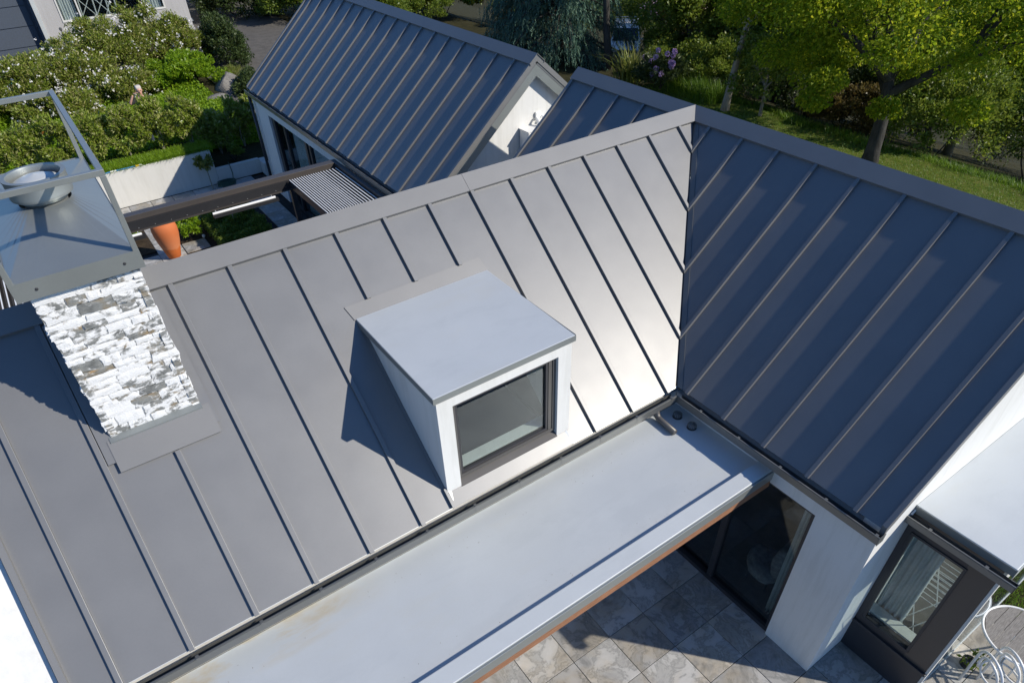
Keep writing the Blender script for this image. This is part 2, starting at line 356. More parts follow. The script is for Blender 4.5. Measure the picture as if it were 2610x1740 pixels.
for b in bm_:
    if DX0-.02 < b < DX1: br[round(b,3)] = [(.1,.735)]
    if -8.2 < b < -7.4: br[round(b,3)] = [(1.28, EV+.012)]
roof(main_roof, mainS, WX0, 0, [b for b in bm_ if b > WX0+.1], BW, 1, cuts=[(1,1,-.035)], holes=[(DX0,DX1,.86,2.406)], bat_ranges=br)
roof(north_roof, mainN, WX0, 0, [b for b in bm_ if b > WX0+.1], BW, 1, cuts=[(1,1,-.035)])
bw_ = [round(-.455-PW*k, 4) for k in range(9)]
roof(wing_roof, wingW, YS, 0, [b for b in bw_ if b > YS+.1], BW, 1, cuts=[(1,1,-.085)] if False else [(1,1,-.0)])
bn_ = [.82, 1.385, 1.95]
roof(wing_roof, wingW, 0, YN, bn_, BW, 1, cuts=[(-1,1,0)])
roof(east_roof, wingE, YS, YN, [b for b in bw_ if b > YS+.1]+[.11]+bn_, BW, 1)
# valley flashing: dark upstand strip on the wing side
for sgn in (-1, 1):
    pl = [(sgn*.10,.10),(sgn*.19,.10),(sgn*(EV+.085),EV),(sgn*(EV+.0),EV)]
    wingW.slab(pl, .001, .010).obj('valley_flashing', 'gutter_metal', wing_roof)
# ridge caps
R0 = -.0296; RM = .1696
capleaf(main_roof, mainS, [(WX0-.02,R0),(-3.822,R0),(-3.822,.14),(WX0-.02,.14)])
capleaf(main_roof, mainS, [(-3.818,R0),(0,R0),(-RM,.14),(-3.818,.14)]); lip(main_roof, mainS, WX0-.02, -RM)
mainS.slab([(-3.85,R0+.004),(-3.80,R0+.004),(-3.80,.141),(-3.85,.141)], .046, .0492).obj('cap_joint', 'cap_metal', main_roof)
capleaf(north_roof, mainN, [(WX0-.02,R0),(0,R0),(-RM,.14),(WX0-.02,.14)])
capleaf(wing_roof, wingW, [(YS-.02,R0),(0,R0),(-RM,.14),(YS-.02,.14)]); lip(wing_roof, wingW, YS-.02, -RM)
capleaf(wing_roof, wingW, [(0,R0),(YN+.02,R0),(YN+.02,.14),(RM,.14)]); lip(wing_roof, wingW, RM, YN+.02)
capleaf(east_roof, wingE, [(YS-.02,R0),(YN+.02,R0),(YN+.02,.14),(YS-.02,.14)])
# verge trims
def rake(parent, name, y0, y1, sg, top, bot, m, w1=EV):
    zt = RZ-.06
    poly = [(0,zt+top),(sg*w1,zt-T*w1+top),(sg*w1,zt-T*w1+bot),(0,zt+bot)]
    return MB().prism([(x,y0,z) for x,z in poly], [(x,y1,z) for x,z in poly]).obj(name, m, parent)
def verge(parent, sl, u, d, name='verge_trim', depth=.06, w0=0, w1=EV):
    sl.slab([(u,w0),(u+d*.05,w0),(u+d*.05,w1),(u,w1)], -depth, .045).obj(name, 'cap_metal', parent)
for par_, sl in ((wing_roof, wingW), (east_roof, wingE)):
    for ya in (YS-.003, YN-.047): rake(par_, 'verge_trim', ya, ya+.05, sl.sg, .040, -.08, 'cap_metal')
verge(main_roof, mainS, WX0, 1); verge(north_roof, mainN, WX0, 1)

# gutters: U profile, with clips
GZ = 2.806
def gutter(parent, p0, p1, out, clips=None, name='gutter', zt=GZ, dep=.095, wid=.10):
    p0, p1, out = Vector(p0), Vector(p1), Vector(out)
    prof = [(0,0),(.006,0),(.006,-dep+.006),(-wid+.006,-dep+.006),(-wid+.006,-.03),(-wid,-.03),(-wid,-dep),(0,-dep)]
    lipp = [(0,0),(.0,.006),(-.014,.006),(-.014,0)]
    mb = MB(); up = Vector((0,0,1))
    for pr in (prof, [(0.002,.001),(.002,.009),(-.012,.009),(-.012,.001)]): mb.sweep(pr, [(p0+up*zt, out, up), (p1+up*zt, out, up)])
    g = mb.obj(name, 'gutter_metal', parent)
    d = (p1-p0); L = d.length; d.normalize()
    for t in (clips if clips is not None else np.arange(.35, L, .5625)):
        q = p0+d*float(t)
        c = MB().sweep([(.008,.014),(.008,-.06),(.002,-.06),(.002,.0095),(-.03,.0095),(-.03,.014)], [(q+up*zt, out, up), (q+d*.03+up*zt, out, up)])
        c.obj('gutter_clip', 'gutter_metal', g)
    return g
gutter(house, (WX0,-2.606,0), (-2.606,-2.606,0), (0,-1,0))
gutter(house, (-2.606,-2.606,0), (-2.606,YS-.01,0), (-1,0,0))
gutter(house, (-2.606,YN,0), (-2.606,2.606,0), (-1,0,0), [])
gutter(house, (-2.606,2.606,0), (WX0,2.606,0), (0,1,0), [])
box('gutter_end', (-2.61,YS-.014,2.70), (-2.50,YS-.008,2.815), 'gutter_metal', house)
# eave drip strip under the sheets (pale line along the eave)
MB().prism([mainS.P(WX0,EV+.004,-.002),mainS.P(-EV-.01,EV+.004,-.002),mainS.P(-EV-.01,EV+.006,-.05),mainS.P(WX0,EV+.006,-.05)],
           [mainS.P(WX0,EV-.01,-.002),mainS.P(-EV-.01,EV-.01,-.002),mainS.P(-EV-.01,EV-.01,-.05),mainS.P(WX0,EV-.01,-.05)]).obj('eave_flashing', 'pale_metal', house)

# ------------------------------------------------------------------ walls of the house
WL = 2.476; GY = -5.22
def wallbox(a, b, m='white_plaster', name='wall', parent=house): return box(name, a, b, m, parent)
# wing west wall: pier beside the glazed doors, head over them
wallbox((-WL,GY+.2,.0), (-WL+.2,-4.58,2.74)); wallbox((-WL,-4.58,2.40), (-WL+.2,-2.49,2.74))
# south gable wall of the wing (pentagon)
def gable(y0, y1, name='gable_wall', m='white_plaster', parent=house, x0=-WL, x1=WL, zb=0, drop=.16):
    ze = RZ-.06-T*WL-.02; zt = RZ-drop
    poly = [(x0,zb),(x1,zb),(x1,ze),(0,zt),(x0,ze)]
    return MB().prism([(x,y0,z) for x,z in poly], [(x,y1,z) for x,z in poly]).obj(name, m, parent)
gable(GY, GY+.2)
gable(YN-.3, YN-.12)
wallbox((-9.1,-WL,0), (-WL+.2,-WL+.2,2.74)); wallbox((-9.1,WL-.2,0), (-WL+.2,WL,2.74)); wallbox((WL-.2,GY+.2,0), (WL,YN-.3,2.74))
wallbox((-9.1,-WL+.2,0), (-8.9,WL-.2,2.74)); wallbox((-WL,WL,0), (-WL+.2,YN-.12,2.74))
# room floor and partition seen through glass
box('room_floor', (-WL+.2,GY+.2,-.02), (WL-.2,2.2,.05), 'interior_dark', house)
box('room_partition', (.6,GY+.2,.05), (.7,2.2,2.7), 'interior_dark', house)
box('room_ceiling', (-WL+.2,GY+.2,2.70), (WL-.2,2.2,2.74), 'interior_dark', house)
# west parapet: raked white wall beside the main verge
mb = MB(); par = [(-9.262,-.6),(-10.9,-.6),(-10.9,-2.75),(-9.262,-2.75)]
mb.prism([(x,y,RZ-.10+T*y) for x,y in par], [(x,y,0) for x,y in par]); pw = mb.obj('parapet_wall', 'white_plaster', house)
MB().prism([(x,y,RZ-.06+T*y) for x,y in [(-9.9,-2.2),(-10.9,-1.2),(-10.9,-2.75),(-9.9,-2.75)]], [(x,y,RZ-.18+T*y) for x,y in [(-9.9,-2.2),(-10.9,-1.2),(-10.9,-2.75),(-9.9,-2.75)]]).obj('parapet_cap', 'cap_metal', pw)

# glazed sliding doors of the wing (west wall)
gd = box('glazed_door', (-WL+.03,-4.58,.0), (-WL+.13,-2.49,.075), 'dark_aluminium', house)
for y0, y1 in ((-4.575,-4.53),(-3.60,-3.52),(-2.56,-2.49)): box('frame', (-WL+.035,y0,.075), (-WL+.125,y1,2.40), 'dark_aluminium', gd)
box('frame', (-WL+.035,-4.53,2.345), (-WL+.125,-2.56,2.399), 'dark_aluminium', gd)
box('pane', (-WL+.075,-4.53,.075), (-WL+.083,-3.60,2.345), 'glass', gd); box('pane', (-WL+.095,-3.52,.075), (-WL+.103,-2.56,2.345), 'glass', gd)

# ------------------------------------------------------------------ dormer
dorm = MB()
FZ = 4.175
zr = lambda y: RZ-.06+T*y
# side walls as triangular prisms
for x0, x1 in ((DX0, DX0+.10), (DX1-.10, DX1)):
    tri = [(DY0,zr(DY0)-.02),(DY0,FZ),((FZ-RZ+.06)/T,FZ)]
    dorm.prism([(x0,y,z) for y,z in tri], [(x1,y,z) for y,z in tri])
wx0, wx1, wz0, wz1 = -5.535, -4.297, 2.97, 4.045
dorm.box((DX0+.10,DY0,zr(DY0)-.02), (wx0,DY0+.10,FZ)); dorm.box((wx1,DY0,zr(DY0)-.02), (DX1-.10,DY0+.10,FZ)); dorm.box((wx0,DY0,wz1), (wx1,DY0+.10,FZ))
dormer = dorm.obj('dormer', 'white_plaster', house)
dr = MB().prism([(-5.735,-2.432,4.245),(-4.108,-2.432,4.245),(-4.108,-.80,4.262),(-5.735,-.80,4.262)], [(-5.735,-2.432,4.182),(-4.108,-2.432,4.182),(-4.108,-.80,4.20),(-5.735,-.80,4.20)])
dro = dr.obj('dormer_roof', 'flat_roof_metal', dormer, bevel=.006)
box('drip_edge', (-5.738,-2.438,4.178), (-4.105,-2.4325,4.242), 'cowl_metal', dormer)
for xa, xb in ((-5.739,-5.7355),(-4.1075,-4.104)): box('drip_edge', (xa,-2.432,4.18), (xb,-.85,4.25), 'cowl_metal', dormer)
fr = 'window_grey'
def frame(parent, axis, plane, d, a0, a1, z0, z1, t, m, name='window_frame'):
    mb = MB()
    for (p0,p1,q0,q1) in ((a0,a1,z0,z0+t),(a0,a1,z1-t,z1),(a0,a0+t,z0+t,z1-t),(a1-t,a1,z0+t,z1-t)):
        if axis == 'y': mb.box((p0,plane,q0),(p1,plane+d,q1))
        else: mb.box((plane,p0,q0),(plane+d,p1,q1))
    return mb.obj(name, m, parent, bevel=.004)
frame(dormer, 'y', DY0+.035, .06, wx0+.002, wx1-.002, wz0+.06, wz1-.002, .038, fr)
frame(dormer, 'y', DY0+.05, .05, wx0+.041, wx1-.09, wz0+.099, wz1-.041, .03, 'dark_aluminium', 'sash')
box('window_frame', (wx1-.088,DY0+.045,wz0+.099), (wx1-.041,DY0+.09,wz1-.041), fr, dormer)
box('pane', (wx0+.06,DY0+.075,wz0+.12), (wx1-.10,DY0+.081,wz1-.06), 'glass', dormer)
MB().prism([(wx0,DY0-.01,wz0),(wx1,DY0-.01,wz0),(wx1,DY0+.10,wz0+.058),(wx0,DY0+.10,wz0+.058)], [(wx0,DY0-.01,wz0-.03),(wx1,DY0-.01,wz0-.03),(wx1,DY0+.10,wz0-.03),(wx0,DY0+.10,wz0-.03)]).obj('sill', fr, dormer)
box('inner_sill', (wx0+.01,DY0+.115,wz0+.10), (wx1-.01,DY0+.24,wz0+.14), 'interior_white', dormer)
# interior lining: blackened faces paint in the dark of the room below
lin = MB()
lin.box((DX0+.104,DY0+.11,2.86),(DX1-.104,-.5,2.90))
lin.obj('room_floor', 'interior_shade', dormer)
box('room_back', (DX0+.104,-.62,2.90), (DX1-.104,-.5,4.0), 'interior_shade', dormer)
for xa, mm in ((DX0+.101,'interior_shade'), (DX1-.121,'interior_white')):
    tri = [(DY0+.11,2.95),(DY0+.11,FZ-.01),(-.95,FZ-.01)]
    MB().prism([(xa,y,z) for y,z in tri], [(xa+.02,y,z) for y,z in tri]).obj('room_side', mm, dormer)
# flashings round the dormer
mainS.slab([(-5.79,.735),(-4.13,.72),(-4.10,.86),(-5.75,.86)], .002, .010).obj('head_flashing', 'cap_metal', dormer)
mainS.slab([(DX0,2.40),(DX1,2.40),(DX1-.03,EV+.005),(DX0-.01,EV+.005)], .002, .014).obj('apron_flashing', 'roof_metal', dormer)
for xc, s in ((DX0+.012, 1), (DX1-.03, -1)):
    MB().prism([(xc,-2.41,2.975),(xc+s*.05,-2.41,2.96),(xc+s*.008,-2.53,2.86)], [(xc,-2.41,2.93),(xc+s*.05,-2.41,2.93),(xc+s*.008,-2.53,2.84)]).obj('corner_flashing', 'pale_metal', dormer)
mainS.slab([(DX0-.03,2.36),(DX0-.005,2.36),(DX0-.005,EV),(DX0-.03,EV)], .002, .04).obj('batten', 'roof_metal', dormer)
mainS.slab([(DX0-.035,.86),(DX0-.002,.86),(DX0-.002,2.36),(DX0-.035,2.36)], .002, .008).obj('side_flashing', 'roof_metal', dormer)

# ------------------------------------------------------------------ chimney
CX0, CX1, CY0, CY1, CTZ = -8.18, -7.42, -1.045, 1.20, 5.53
ch = MB().box((CX0+.016,CY0+.016,2.6),(CX1-.016,CY1-.016,CTZ)).obj('chimney', 'lime_paint', house)
def stone(w, hh, d, rnd):
    nx, nz = 5, 3; v = []; f = []
    for j in range(nz+1):
        for i in range(nx+1):
            ex = abs(i/nx-.5)*2; ez = abs(j/nz-.5)*2
            e = max(ex, ez); out = d*(.92+.16*rnd.random()) if e < .99 else d*.90
            jx = (rnd.random()-.5)*w*.10; jz = (rnd.random()-.5)*hh*.20
            v.append(((i/nx-.5)*w+jx, -out, (j/nz-.5)*hh+jz))
    n = len(v)
    for j in range(nz):
        for i in range(nx): a = j*(nx+1)+i; f.append((a,a+1,a+nx+2,a+nx+1))
    ring = [i for i in range(nx+1)]+[j*(nx+1)+nx for j in range(1,nz+1)]+[nz*(nx+1)+i for i in range(nx-1,-1,-1)]+[j*(nx+1) for j in range(nz-1,0,-1)]
    for a in ring: v.append((v[a][0], .03, v[a][2]))
    m = len(ring)
    for k in range(m): f.append((ring[k], n+k, n+(k+1)%m, ring[(k+1)%m]))
    return v, f
def courses(u0, u1, zlo, ztop, rnd):
    z = ztop
    while z > zlo:
        hh = rnd.uniform(.05,.105); u = u0+rnd.uniform(-.015,.01)
        while u < u1-.03:
            w = rnd.uniform(.10,.30)
            if u+w > u1-.06: w = u1-u+rnd.uniform(-.012,.015)
            yield u+w/2, z-hh/2, w-.004, hh-.003
            u += w
        z -= hh
rnd = random.Random(11)
for uc, zc, w, hh in courses(CX0, CX1, 4.05, CTZ-.005, rnd):
    v, f = stone(w, hh, rnd.uniform(.030,.037), rnd); o = MB().add(v, f).obj('stone', 'painted_stone', ch); o.location = (uc, CY0+.03, zc)
side = MB()
for sx, xx in ((1,CX1-.03),(-1,CX0+.03)):
    for uc, zc, w, hh in courses(CY0, CY1, 3.95, CTZ-.005, rnd):
        if zc < RZ-.1-T*abs(uc)-.1: continue
        v, f = stone(w, hh, rnd.uniform(.030,.037), rnd)
        side.add([(xx-sx*py, uc+sx*px, zc+pz) for px,py,pz in v], f)
tag(side.obj('side_stones', 'painted_stone', ch), kind='stuff')
side = MB()
for uc, zc, w, hh in courses(CX0, CX1, 3.95, CTZ-.005, rnd):
    v, f = stone(w, hh, rnd.uniform(.030,.037), rnd); side.add([(uc-px, CY1-.03-py, zc+pz) for px,py,pz in v], f)
tag(side.obj('rear_stones', 'painted_stone', ch), kind='stuff')
# flashings round the chimney base
mainS.slab([(-8.225,1.05),(-7.355,1.05),(-7.355,1.275),(-8.225,1.275)], .030, .042).obj('apron_flashing', 'cap_metal', ch)
MB().prism([(-8.20,-1.10,4.115),(-7.41,-1.10,4.115),(-7.41,-1.02,4.15),(-8.20,-1.02,4.15)], [(-8.20,-1.10,4.03),(-7.41,-1.10,4.03),(-7.41,-1.02,4.03),(-8.20,-1.02,4.03)]).obj('base_angle', 'cowl_metal', ch)
for xa, xb in ((CX0-.11,CX0+.03),(CX1-.03,CX1+.09)): mainS.slab([(xa,.16),(xb,.16),(xb,1.2),(xa,1.2)], .030, .036).obj('side_flashing', 'roof_metal', ch)
# metal cowl: tray, hipped top, flue, open frame
TX0, TX1, TY0, TY1, TZ0, TZ1 = -8.255, -7.370, -1.102, 1.34, 5.54, 5.685
cw = MB()
t = .004
cw.box((TX0,TY0,TZ0),(TX1,TY0+t,TZ1)); cw.box((TX0,TY1-t,TZ0),(TX1,TY1,TZ1)); cw.box((TX0,TY0+t,TZ0),(TX0+t,TY1-t,TZ1)); cw.box((TX1-t,TY0+t,TZ0),(TX1,TY1-t,TZ1))
cowl = cw.obj('cowl', 'cowl_metal', ch)
FC = Vector((-7.812,.13,0)); fr_ = .2
a = [(TX0+.02,TY0+.02),(TX1-.02,TY0+.02),(TX1-.02,TY1-.02),(TX0+.02,TY1-.02)]
hp = MB(); seg = 48; ringv = []; base = []
for i in range(seg):
    th = 2*pi*i/seg+pi/4; dx, dy = cos(th), sin(th)
    ringv.append((FC.x+fr_*dx, FC.y+fr_*dy, TZ1+.10))
    cxm, cym = (TX0+TX1)/2, (TY0+TY1)/2; hx, hy = (TX1-TX0)/2-.004, (TY1-TY0)/2-.004
    k = 1/max(abs(dx), abs(dy)); base.append((cxm+hx*max(-1,min(1,dx*k)), cym+hy*max(-1,min(1,dy*k)), TZ1-.006))
hp.add(base+ringv, [(i,(i+1)%seg,seg+(i+1)%seg,seg+i) for i in range(seg)]); hpo = hp.obj('hipped_top', 'cowl_metal', cowl)
fl = MB().lathe([(.165,5.70),(.165,5.78),(.185,5.80),(.19,5.83),(.235,5.835),(.238,5.85),(.235,5.86),(.235,5.985),(.24,5.99),(.24,6.0),(.205,6.0),(.20,5.985),(.20,5.93),(.19,5.925)], (FC.x,FC.y,0), 48).obj('flue', 'cowl_metal', cowl, smooth=True)
fl.modifiers.new('es', 'EDGE_SPLIT').split_angle = radians(35)
MB().lathe([(.001,6.0),(.10,5.978),(.165,5.952),(.168,5.945),(.001,5.94)], (FC.x+.005,FC.y+.0,0), 40).obj('flue_cap', 'pale_metal', cowl, smooth=False)
fm = MB(); q = .042; TF = 6.303
for (xa,ya) in ((TX0,TY0),(TX1-q,TY0),(TX0,TY1-q),(TX1-q,TY1-q)): fm.box((xa+.001,ya+.001,TZ0+.02),(xa+q-.001,ya+q-.001,TF-q))
fm.box((TX0,TY0,TF-q),(TX1,TY0+q,TF)); fm.box((TX0,TY1-q,TF-q),(TX1,TY1,TF)); fm.box((TX0,TY0+q,TF-q),(TX0+q,TY1-q,TF)); fm.box((TX1-q,TY0+q,TF-q),(TX1,TY1-q,TF))
fm.obj('open_frame', 'cowl_metal', cowl, bevel=.003)
for xx in (-8.1,-7.5): MB().lathe([(.012,0),(.010,.006),(.001,.008)], (0,0,0), 8).obj('rivet', 'dark_aluminium', cowl).matrix_world = Matrix.Translation((xx,TY0,TZ0+.07)) @ Matrix.Rotation(pi/2,4,'X')

# ------------------------------------------------------------------ patio canopy (flat roof)
FLZ = 2.55
cano = MB().box((-11.5,-3.80,2.45),(-WL,-2.50,FLZ)).obj('canopy_roof', 'flat_roof_metal', house)
MB().prism([(-11.5,-3.972,2.60),(-WL,-3.972,2.60),(-WL,-3.795,2.612),(-11.5,-3.795,2.612)],[(-11.5,-3.972,2.46),(-WL,-3.972,2.46),(-WL,-3.795,2.46),(-11.5,-3.795,2.46)]).obj('kerb', 'flat_roof_metal', cano, bevel=.006)
box('metal_fascia', (-11.5,-3.998,2.455), (-WL,-3.974,2.585), 'cowl_metal', cano, bevel=.004)
box('timber_fascia', (-11.5,-3.985,2.335), (-WL,-3.955,2.4545), 'cedar_timber', cano)
box('soffit', (-11.5,-3.955,2.40), (-WL,-2.50,2.449), 'cedar_timber', cano)
# downpipe lying on the flat roof, two leaf guards
MB().tube([(-2.88,-2.55,2.70),(-2.88,-2.56,2.66),(-2.885,-2.59,2.615),(-2.89,-2.63,2.60),(-2.905,-2.90,2.595)], .038, 14).obj('downpipe', 'window_grey', cano, smooth=True)
for lx, ly in ((-2.64,-2.69),(-2.645,-2.93)):
    lg = MB().lathe([(.06,2.551),(.055,2.565),(.045,2.566)], (lx,ly,0), 20).obj('leaf_guard', 'black_plastic', cano)
    gb = MB()
    for k in range(14):
        th = 2*pi*k/14; gb.tube([(lx+.05*cos(th),ly+.05*sin(th),2.56),(lx+.052*cos(th),ly+.052*sin(th),2.60),(lx+.036*cos(th),ly+.036*sin(th),2.617),(lx+.012*cos(th),ly+.012*sin(th),2.624)], .0045, 5)
    gb.lathe([(.001,2.627),(.014,2.625),(.014,2.618)], (lx,ly,0), 10); gb.lathe([(.052,2.583),(.056,2.586),(.052,2.589)], (lx,ly,0), 20)
    gb.obj('guard_cage', 'gutter_metal', lg)

# ------------------------------------------------------------------ bay window room, south of the wing
BX, BY = -1.78, -6.12
bay = box('bay_window', (BX,BY+.002,0), (BX+.12,GY,.545), 'dark_aluminium', house)
box('sill', (BX-.035,BY-.02,.547), (BX+.12,GY-.002,.585), 'dark_aluminium', bay, bevel=.004)
box('frame', (BX,BY+.002,.587), (BX+.11,-5.86,2.42), 'bronze_aluminium', bay)
box('frame', (BX,-5.30,.587), (BX+.11,GY-.001,2.42), 'dark_aluminium', bay)
box('frame', (BX,-5.86,2.305), (BX+.11,-5.30,2.42), 'dark_aluminium', bay)
box('frame', (BX,-5.86,.587), (BX+.11,-5.30,.70), 'dark_aluminium', bay)
frame(bay, 'x', BX-.012, .05, -5.875, -5.285, .685, 2.32, .03, 'dark_aluminium', 'sash')
box('pane', (BX+.02,-5.85,.71), (BX+.027,-5.31,2.30), 'glass', bay)
box('inner_sill', (BX+.115,-5.98,.70), (BX+.26,-5.26,.73), 'interior_white', bay)
box('head_board', (BX-.005,BY,2.42), (BX+.12,GY-.001,2.60), 'bronze_aluminium', bay)
box('roof', (-1.872,-6.195,2.69), (4.5,GY-.001,2.757), 'flat_roof_metal', bay, bevel=.006)
box('roof_edge', (-1.880,-6.203,2.66), (-1.8735,GY-.002,2.75), 'cowl_metal', bay)
box('fascia', (-1.872,-6.203,2.60), (4.5,-6.1965,2.755), 'pale_metal', bay)
gutter(bay, (-1.985,-6.27,0), (-1.985,GY-.004,0), (-1,0,0), [.25,.8], zt=2.66, dep=.08)
box('gutter_end', (-1.99,-6.276,2.575), (-1.88,-6.271,2.668), 'dark_aluminium', bay)
MB().tube([(-1.86,GY-.012,2.76),(-1.865,GY-.014,2.70),(-1.93,GY-.014,2.66)], .012, 8).obj('roof_upstand', 'pale_metal', bay)
# south wall of the bay room: pale frame, glass below
for x0, x1, z0, z1 in ((BX+.0,BX+.10,0,2.60),(BX+.10,4.4,2.25,2.60),(2.0,4.4,0,2.25)): box('wall', (x0,BY-.03,z0), (x1,BY-.001,z1), 'cream_plaster', bay)
box('rail', (BX+.10,BY-.025,0), (2.0,BY-.005,.06), 'pale_metal', bay)
for x0 in (BX+.10, .62, 1.94): box('frame', (x0,BY-.026,.06), (x0+.06,BY-.004,2.25), 'pale_metal', bay)
box('pane', (BX+.16,BY-.018,.06), (1.94,BY-.012,2.25), 'glass', bay)
box('room_floor', (BX+.12,BY,.0), (4.4,GY-.002,.05), 'carpet', bay)
box('room_end', (4.3,BY,.05), (4.4,GY-.002,2.6), 'interior_white', bay)
box('room_ceiling', (BX+.12,BY,2.61), (4.4,GY-.002,2.68), 'interior_white', bay)
# curtain inside the bay, wavy cloth (hangs at the left of the glass)
def curtain(name, p0, p1, z0, z1, folds, amp, m, label, taper=0.0, cat='curtain'):
    p0, p1 = Vector((*p0,0)), Vector((*p1,0)); d = p1-p0; nn = Vector((-d.y,d.x,0)).normalized(); mb = MB(); N = folds*8; R = 12
    for j in range(R+1):
        s = j/R; z = z1+(z0-z1)*s; k = 1-taper*sin(pi*min(1,s*1.1))
        for i in range(N+1):
            u = i/N; q = p0+d*(u*k)+nn*(amp*sin(2*pi*folds*u+.6*sin(3*s))*(0.6+.5*s)+.01*sin(23*u+2*s)); mb.v.append((q.x,q.y,z))
    for j in range(R):
        for i in range(N): a = j*(N+1)+i; mb.f.append((a,a+1,a+N+2,a+N+1))
    o = mb.obj(name, m, None, smooth=True); so = o.modifiers.new('s','SOLIDIFY'); so.thickness = .004
    return tag(o, label, cat)
curtain('curtain', (BX+.30,-5.27), (BX+.30,-5.62), .10, 2.55, 5, .03, 'curtain_cloth', 'pale green curtain gathered behind the bay window glass')
curtain('curtain', (-WL+.26,-4.52), (-WL+.26,-4.36), .06, 2.62, 4, .03, 'curtain_cloth', 'pale curtain behind the glazed sliding door under the wing gutter')
# drying rack behind the bay glass
rk = empty('drying_rack', (-1.15,-5.75,.05)); tag(rk, 'white wire clothes drying rack behind the bay window', 'drying rack')
for zz, dy in ((1.45,.0),(1.18,.05)):
    mb = MB()
    for k in range(7): mb.tube([(-1.40+.08*k,-5.45-dy,zz),(-1.40+.08*k,-6.0-dy*.3,zz)], .005, 6)
    mb.tube([(-1.42,-5.45-dy,zz),(-.9,-5.45-dy,zz)], .007, 6); mb.tube([(-1.42,-6.0-dy*.3,zz),(-.9,-6.0-dy*.3,zz)], .007, 6); mb.obj('rail_rack', 'white_enamel', rk)
for xx in (-1.42,-.9):
    for ya, yb in ((-5.45,-5.95),(-6.0,-5.5)): MB().tube([(xx,ya,1.45),(xx,yb,.06)], .008, 6).obj('leg', 'white_enamel', rk)
# pale armchair behind the glazed door
ac = empty('armchair', (-1.7,-3.9,.05)); tag(ac, 'pale rumpled upholstered chair inside the glazed sliding door', 'armchair')
def lump(name, c, r, m, parent, seed, amp=.12):
    bm = bmesh.new(); bmesh.ops.create_icosphere(bm, subdivisions=3, radius=1)
    rr = random.Random(seed); ph = [rr.uniform(0,6) for _ in range(6)]
    for v in bm.verts:
        p = v.co.copy(); s = 1+amp*(sin(3*p.x+ph[0])*sin(3*p.y+ph[1])+.6*sin(6*p.z+ph[2])*sin(5*p.x+ph[3]))
        q = Vector([math.copysign(abs(x)**.6, x) for x in p])*s
        v.co = (c[0]+q.x*r[0], c[1]+q.y*r[1], c[2]+q.z*r[2])
    me = bpy.data.meshes.new(name); bm.to_mesh(me); bm.free(); me.polygons.foreach_set('use_smooth', [True]*len(me.polygons)); return link(name, me, m, parent)
lump('seat', (-1.85,-4.02,.36), (.24,.26,.10), 'throw_cloth', ac, 1, .2); lump('backrest', (-1.80,-4.20,.66), (.24,.10,.28), 'throw_cloth', ac, 2, .2)
for dx, dy in ((-.2,-.2),(.2,-.2),(-.2,.2),(.2,.2)): MB().tube([(-1.85+dx*.8,-4.02+dy*.8,.05),(-1.85+dx*.7,-4.02+dy*.7,.28)], [.016,.022], 8).obj('leg', 'dark_aluminium', ac)

# ------------------------------------------------------------------ garage building
gar = empty('garage'); tag(gar, 'white gabled outbuilding with blue grey metal roof beyond the main ridge', 'garage')
G0, G1 = 3.69, 13.50
gw = deckslab(wingW, [[(G0+.01,0),(G1-.01,0),(G1-.01,e_),(G0+.01,e_)]]).obj('garage_roof', 'roof_metal', gar)
ge = deckslab(wingE, [[(G0+.01,0),(G1-.01,0),(G1-.01,e_),(G0+.01,e_)]]).obj('east_roof', 'roof_metal', gar)
gb_ = [round(4.115+.5637*k, 3) for k in range(17)]
gb_ = [b for b in gb_ if b < G1-.15]
roof(gw, wingW, G0, G1, gb_, BW, 1); roof(ge, wingE, G0, G1, gb_, BW, 1)
for par_, sl in ((gw, wingW), (ge, wingE)):
    capleaf(par_, sl, [(G0-.02,R0),(G1+.02,R0),(G1+.02,.14),(G0-.02,.14)]); lip(par_, sl, G0-.02, G1+.02)
    rake(par_, 'verge_trim', G0-.003, G0+.05, sl.sg, .040, -.068, 'cap_metal'); rake(par_, 'verge_trim', G1-.05, G1+.003, sl.sg, .040, -.068, 'cap_metal')
    rake(gar, 'barge_board', G0+.015, G0+.04, sl.sg, -.07, -.31, 'cowl_metal')
    rake(gar, 'verge_soffit', G0+.042, G0+.158, sl.sg, -.15, -.18, 'cowl_metal')
gutter(gar, (-2.606,G1,0), (-2.606,G0,0), (-1,0,0), [1,3,5,7,9])
gable(G0+.16, G0+.36, parent=gar, drop=.25); gable(G1-.3, G1-.05, parent=gar)
gwx = -2.48
wallbox((gwx,12.28,0), (gwx+.2,G1-.3,2.72), parent=gar); wallbox((gwx,8.05,2.42), (gwx+.2,12.28,2.72), parent=gar); wallbox((gwx,G0+.36,0), (gwx+.2,8.05,2.72), parent=gar); wallbox((WL-.2,G0+.36,0), (WL,G1-.3,2.72), parent=gar)
box('room_floor', (gwx+.2,G0+.36,0), (WL-.2,G1-.3,.04), 'interior_dark', gar); box('room_back', (-1.0,G0+.36,.04), (-.9,G1-.3,2.7), 'interior_dark', gar)
gdoor = box('sliding_door', (gwx+.05,8.05,0), (gwx+.15,12.28,.06), 'dark_aluminium', gar)
for y0, y1 in ((12.06,12.28),(11.3,11.42),(9.86,9.98),(9.62,9.70),(8.05,8.13)): box('frame', (gwx+.06,y0,.06), (gwx+.14,y1,2.36), 'dark_aluminium', gdoor)
box('frame', (gwx+.06,8.05,2.361), (gwx+.14,12.28,2.42), 'dark_aluminium', gdoor)
for y0, y1 in ((11.42,12.06),(9.98,11.30),(8.13,9.62)): box('pane', (gwx+.10,y0,.06), (gwx+.106,y1,2.36), 'glass', gdoor)
curtain('blind', (gwx+.22,11.28), (gwx+.22,8.2), .06, 2.5, 20, .03, 'curtain_cloth', 'pale curtains behind the sliding doors of the outbuilding', cat='curtain')
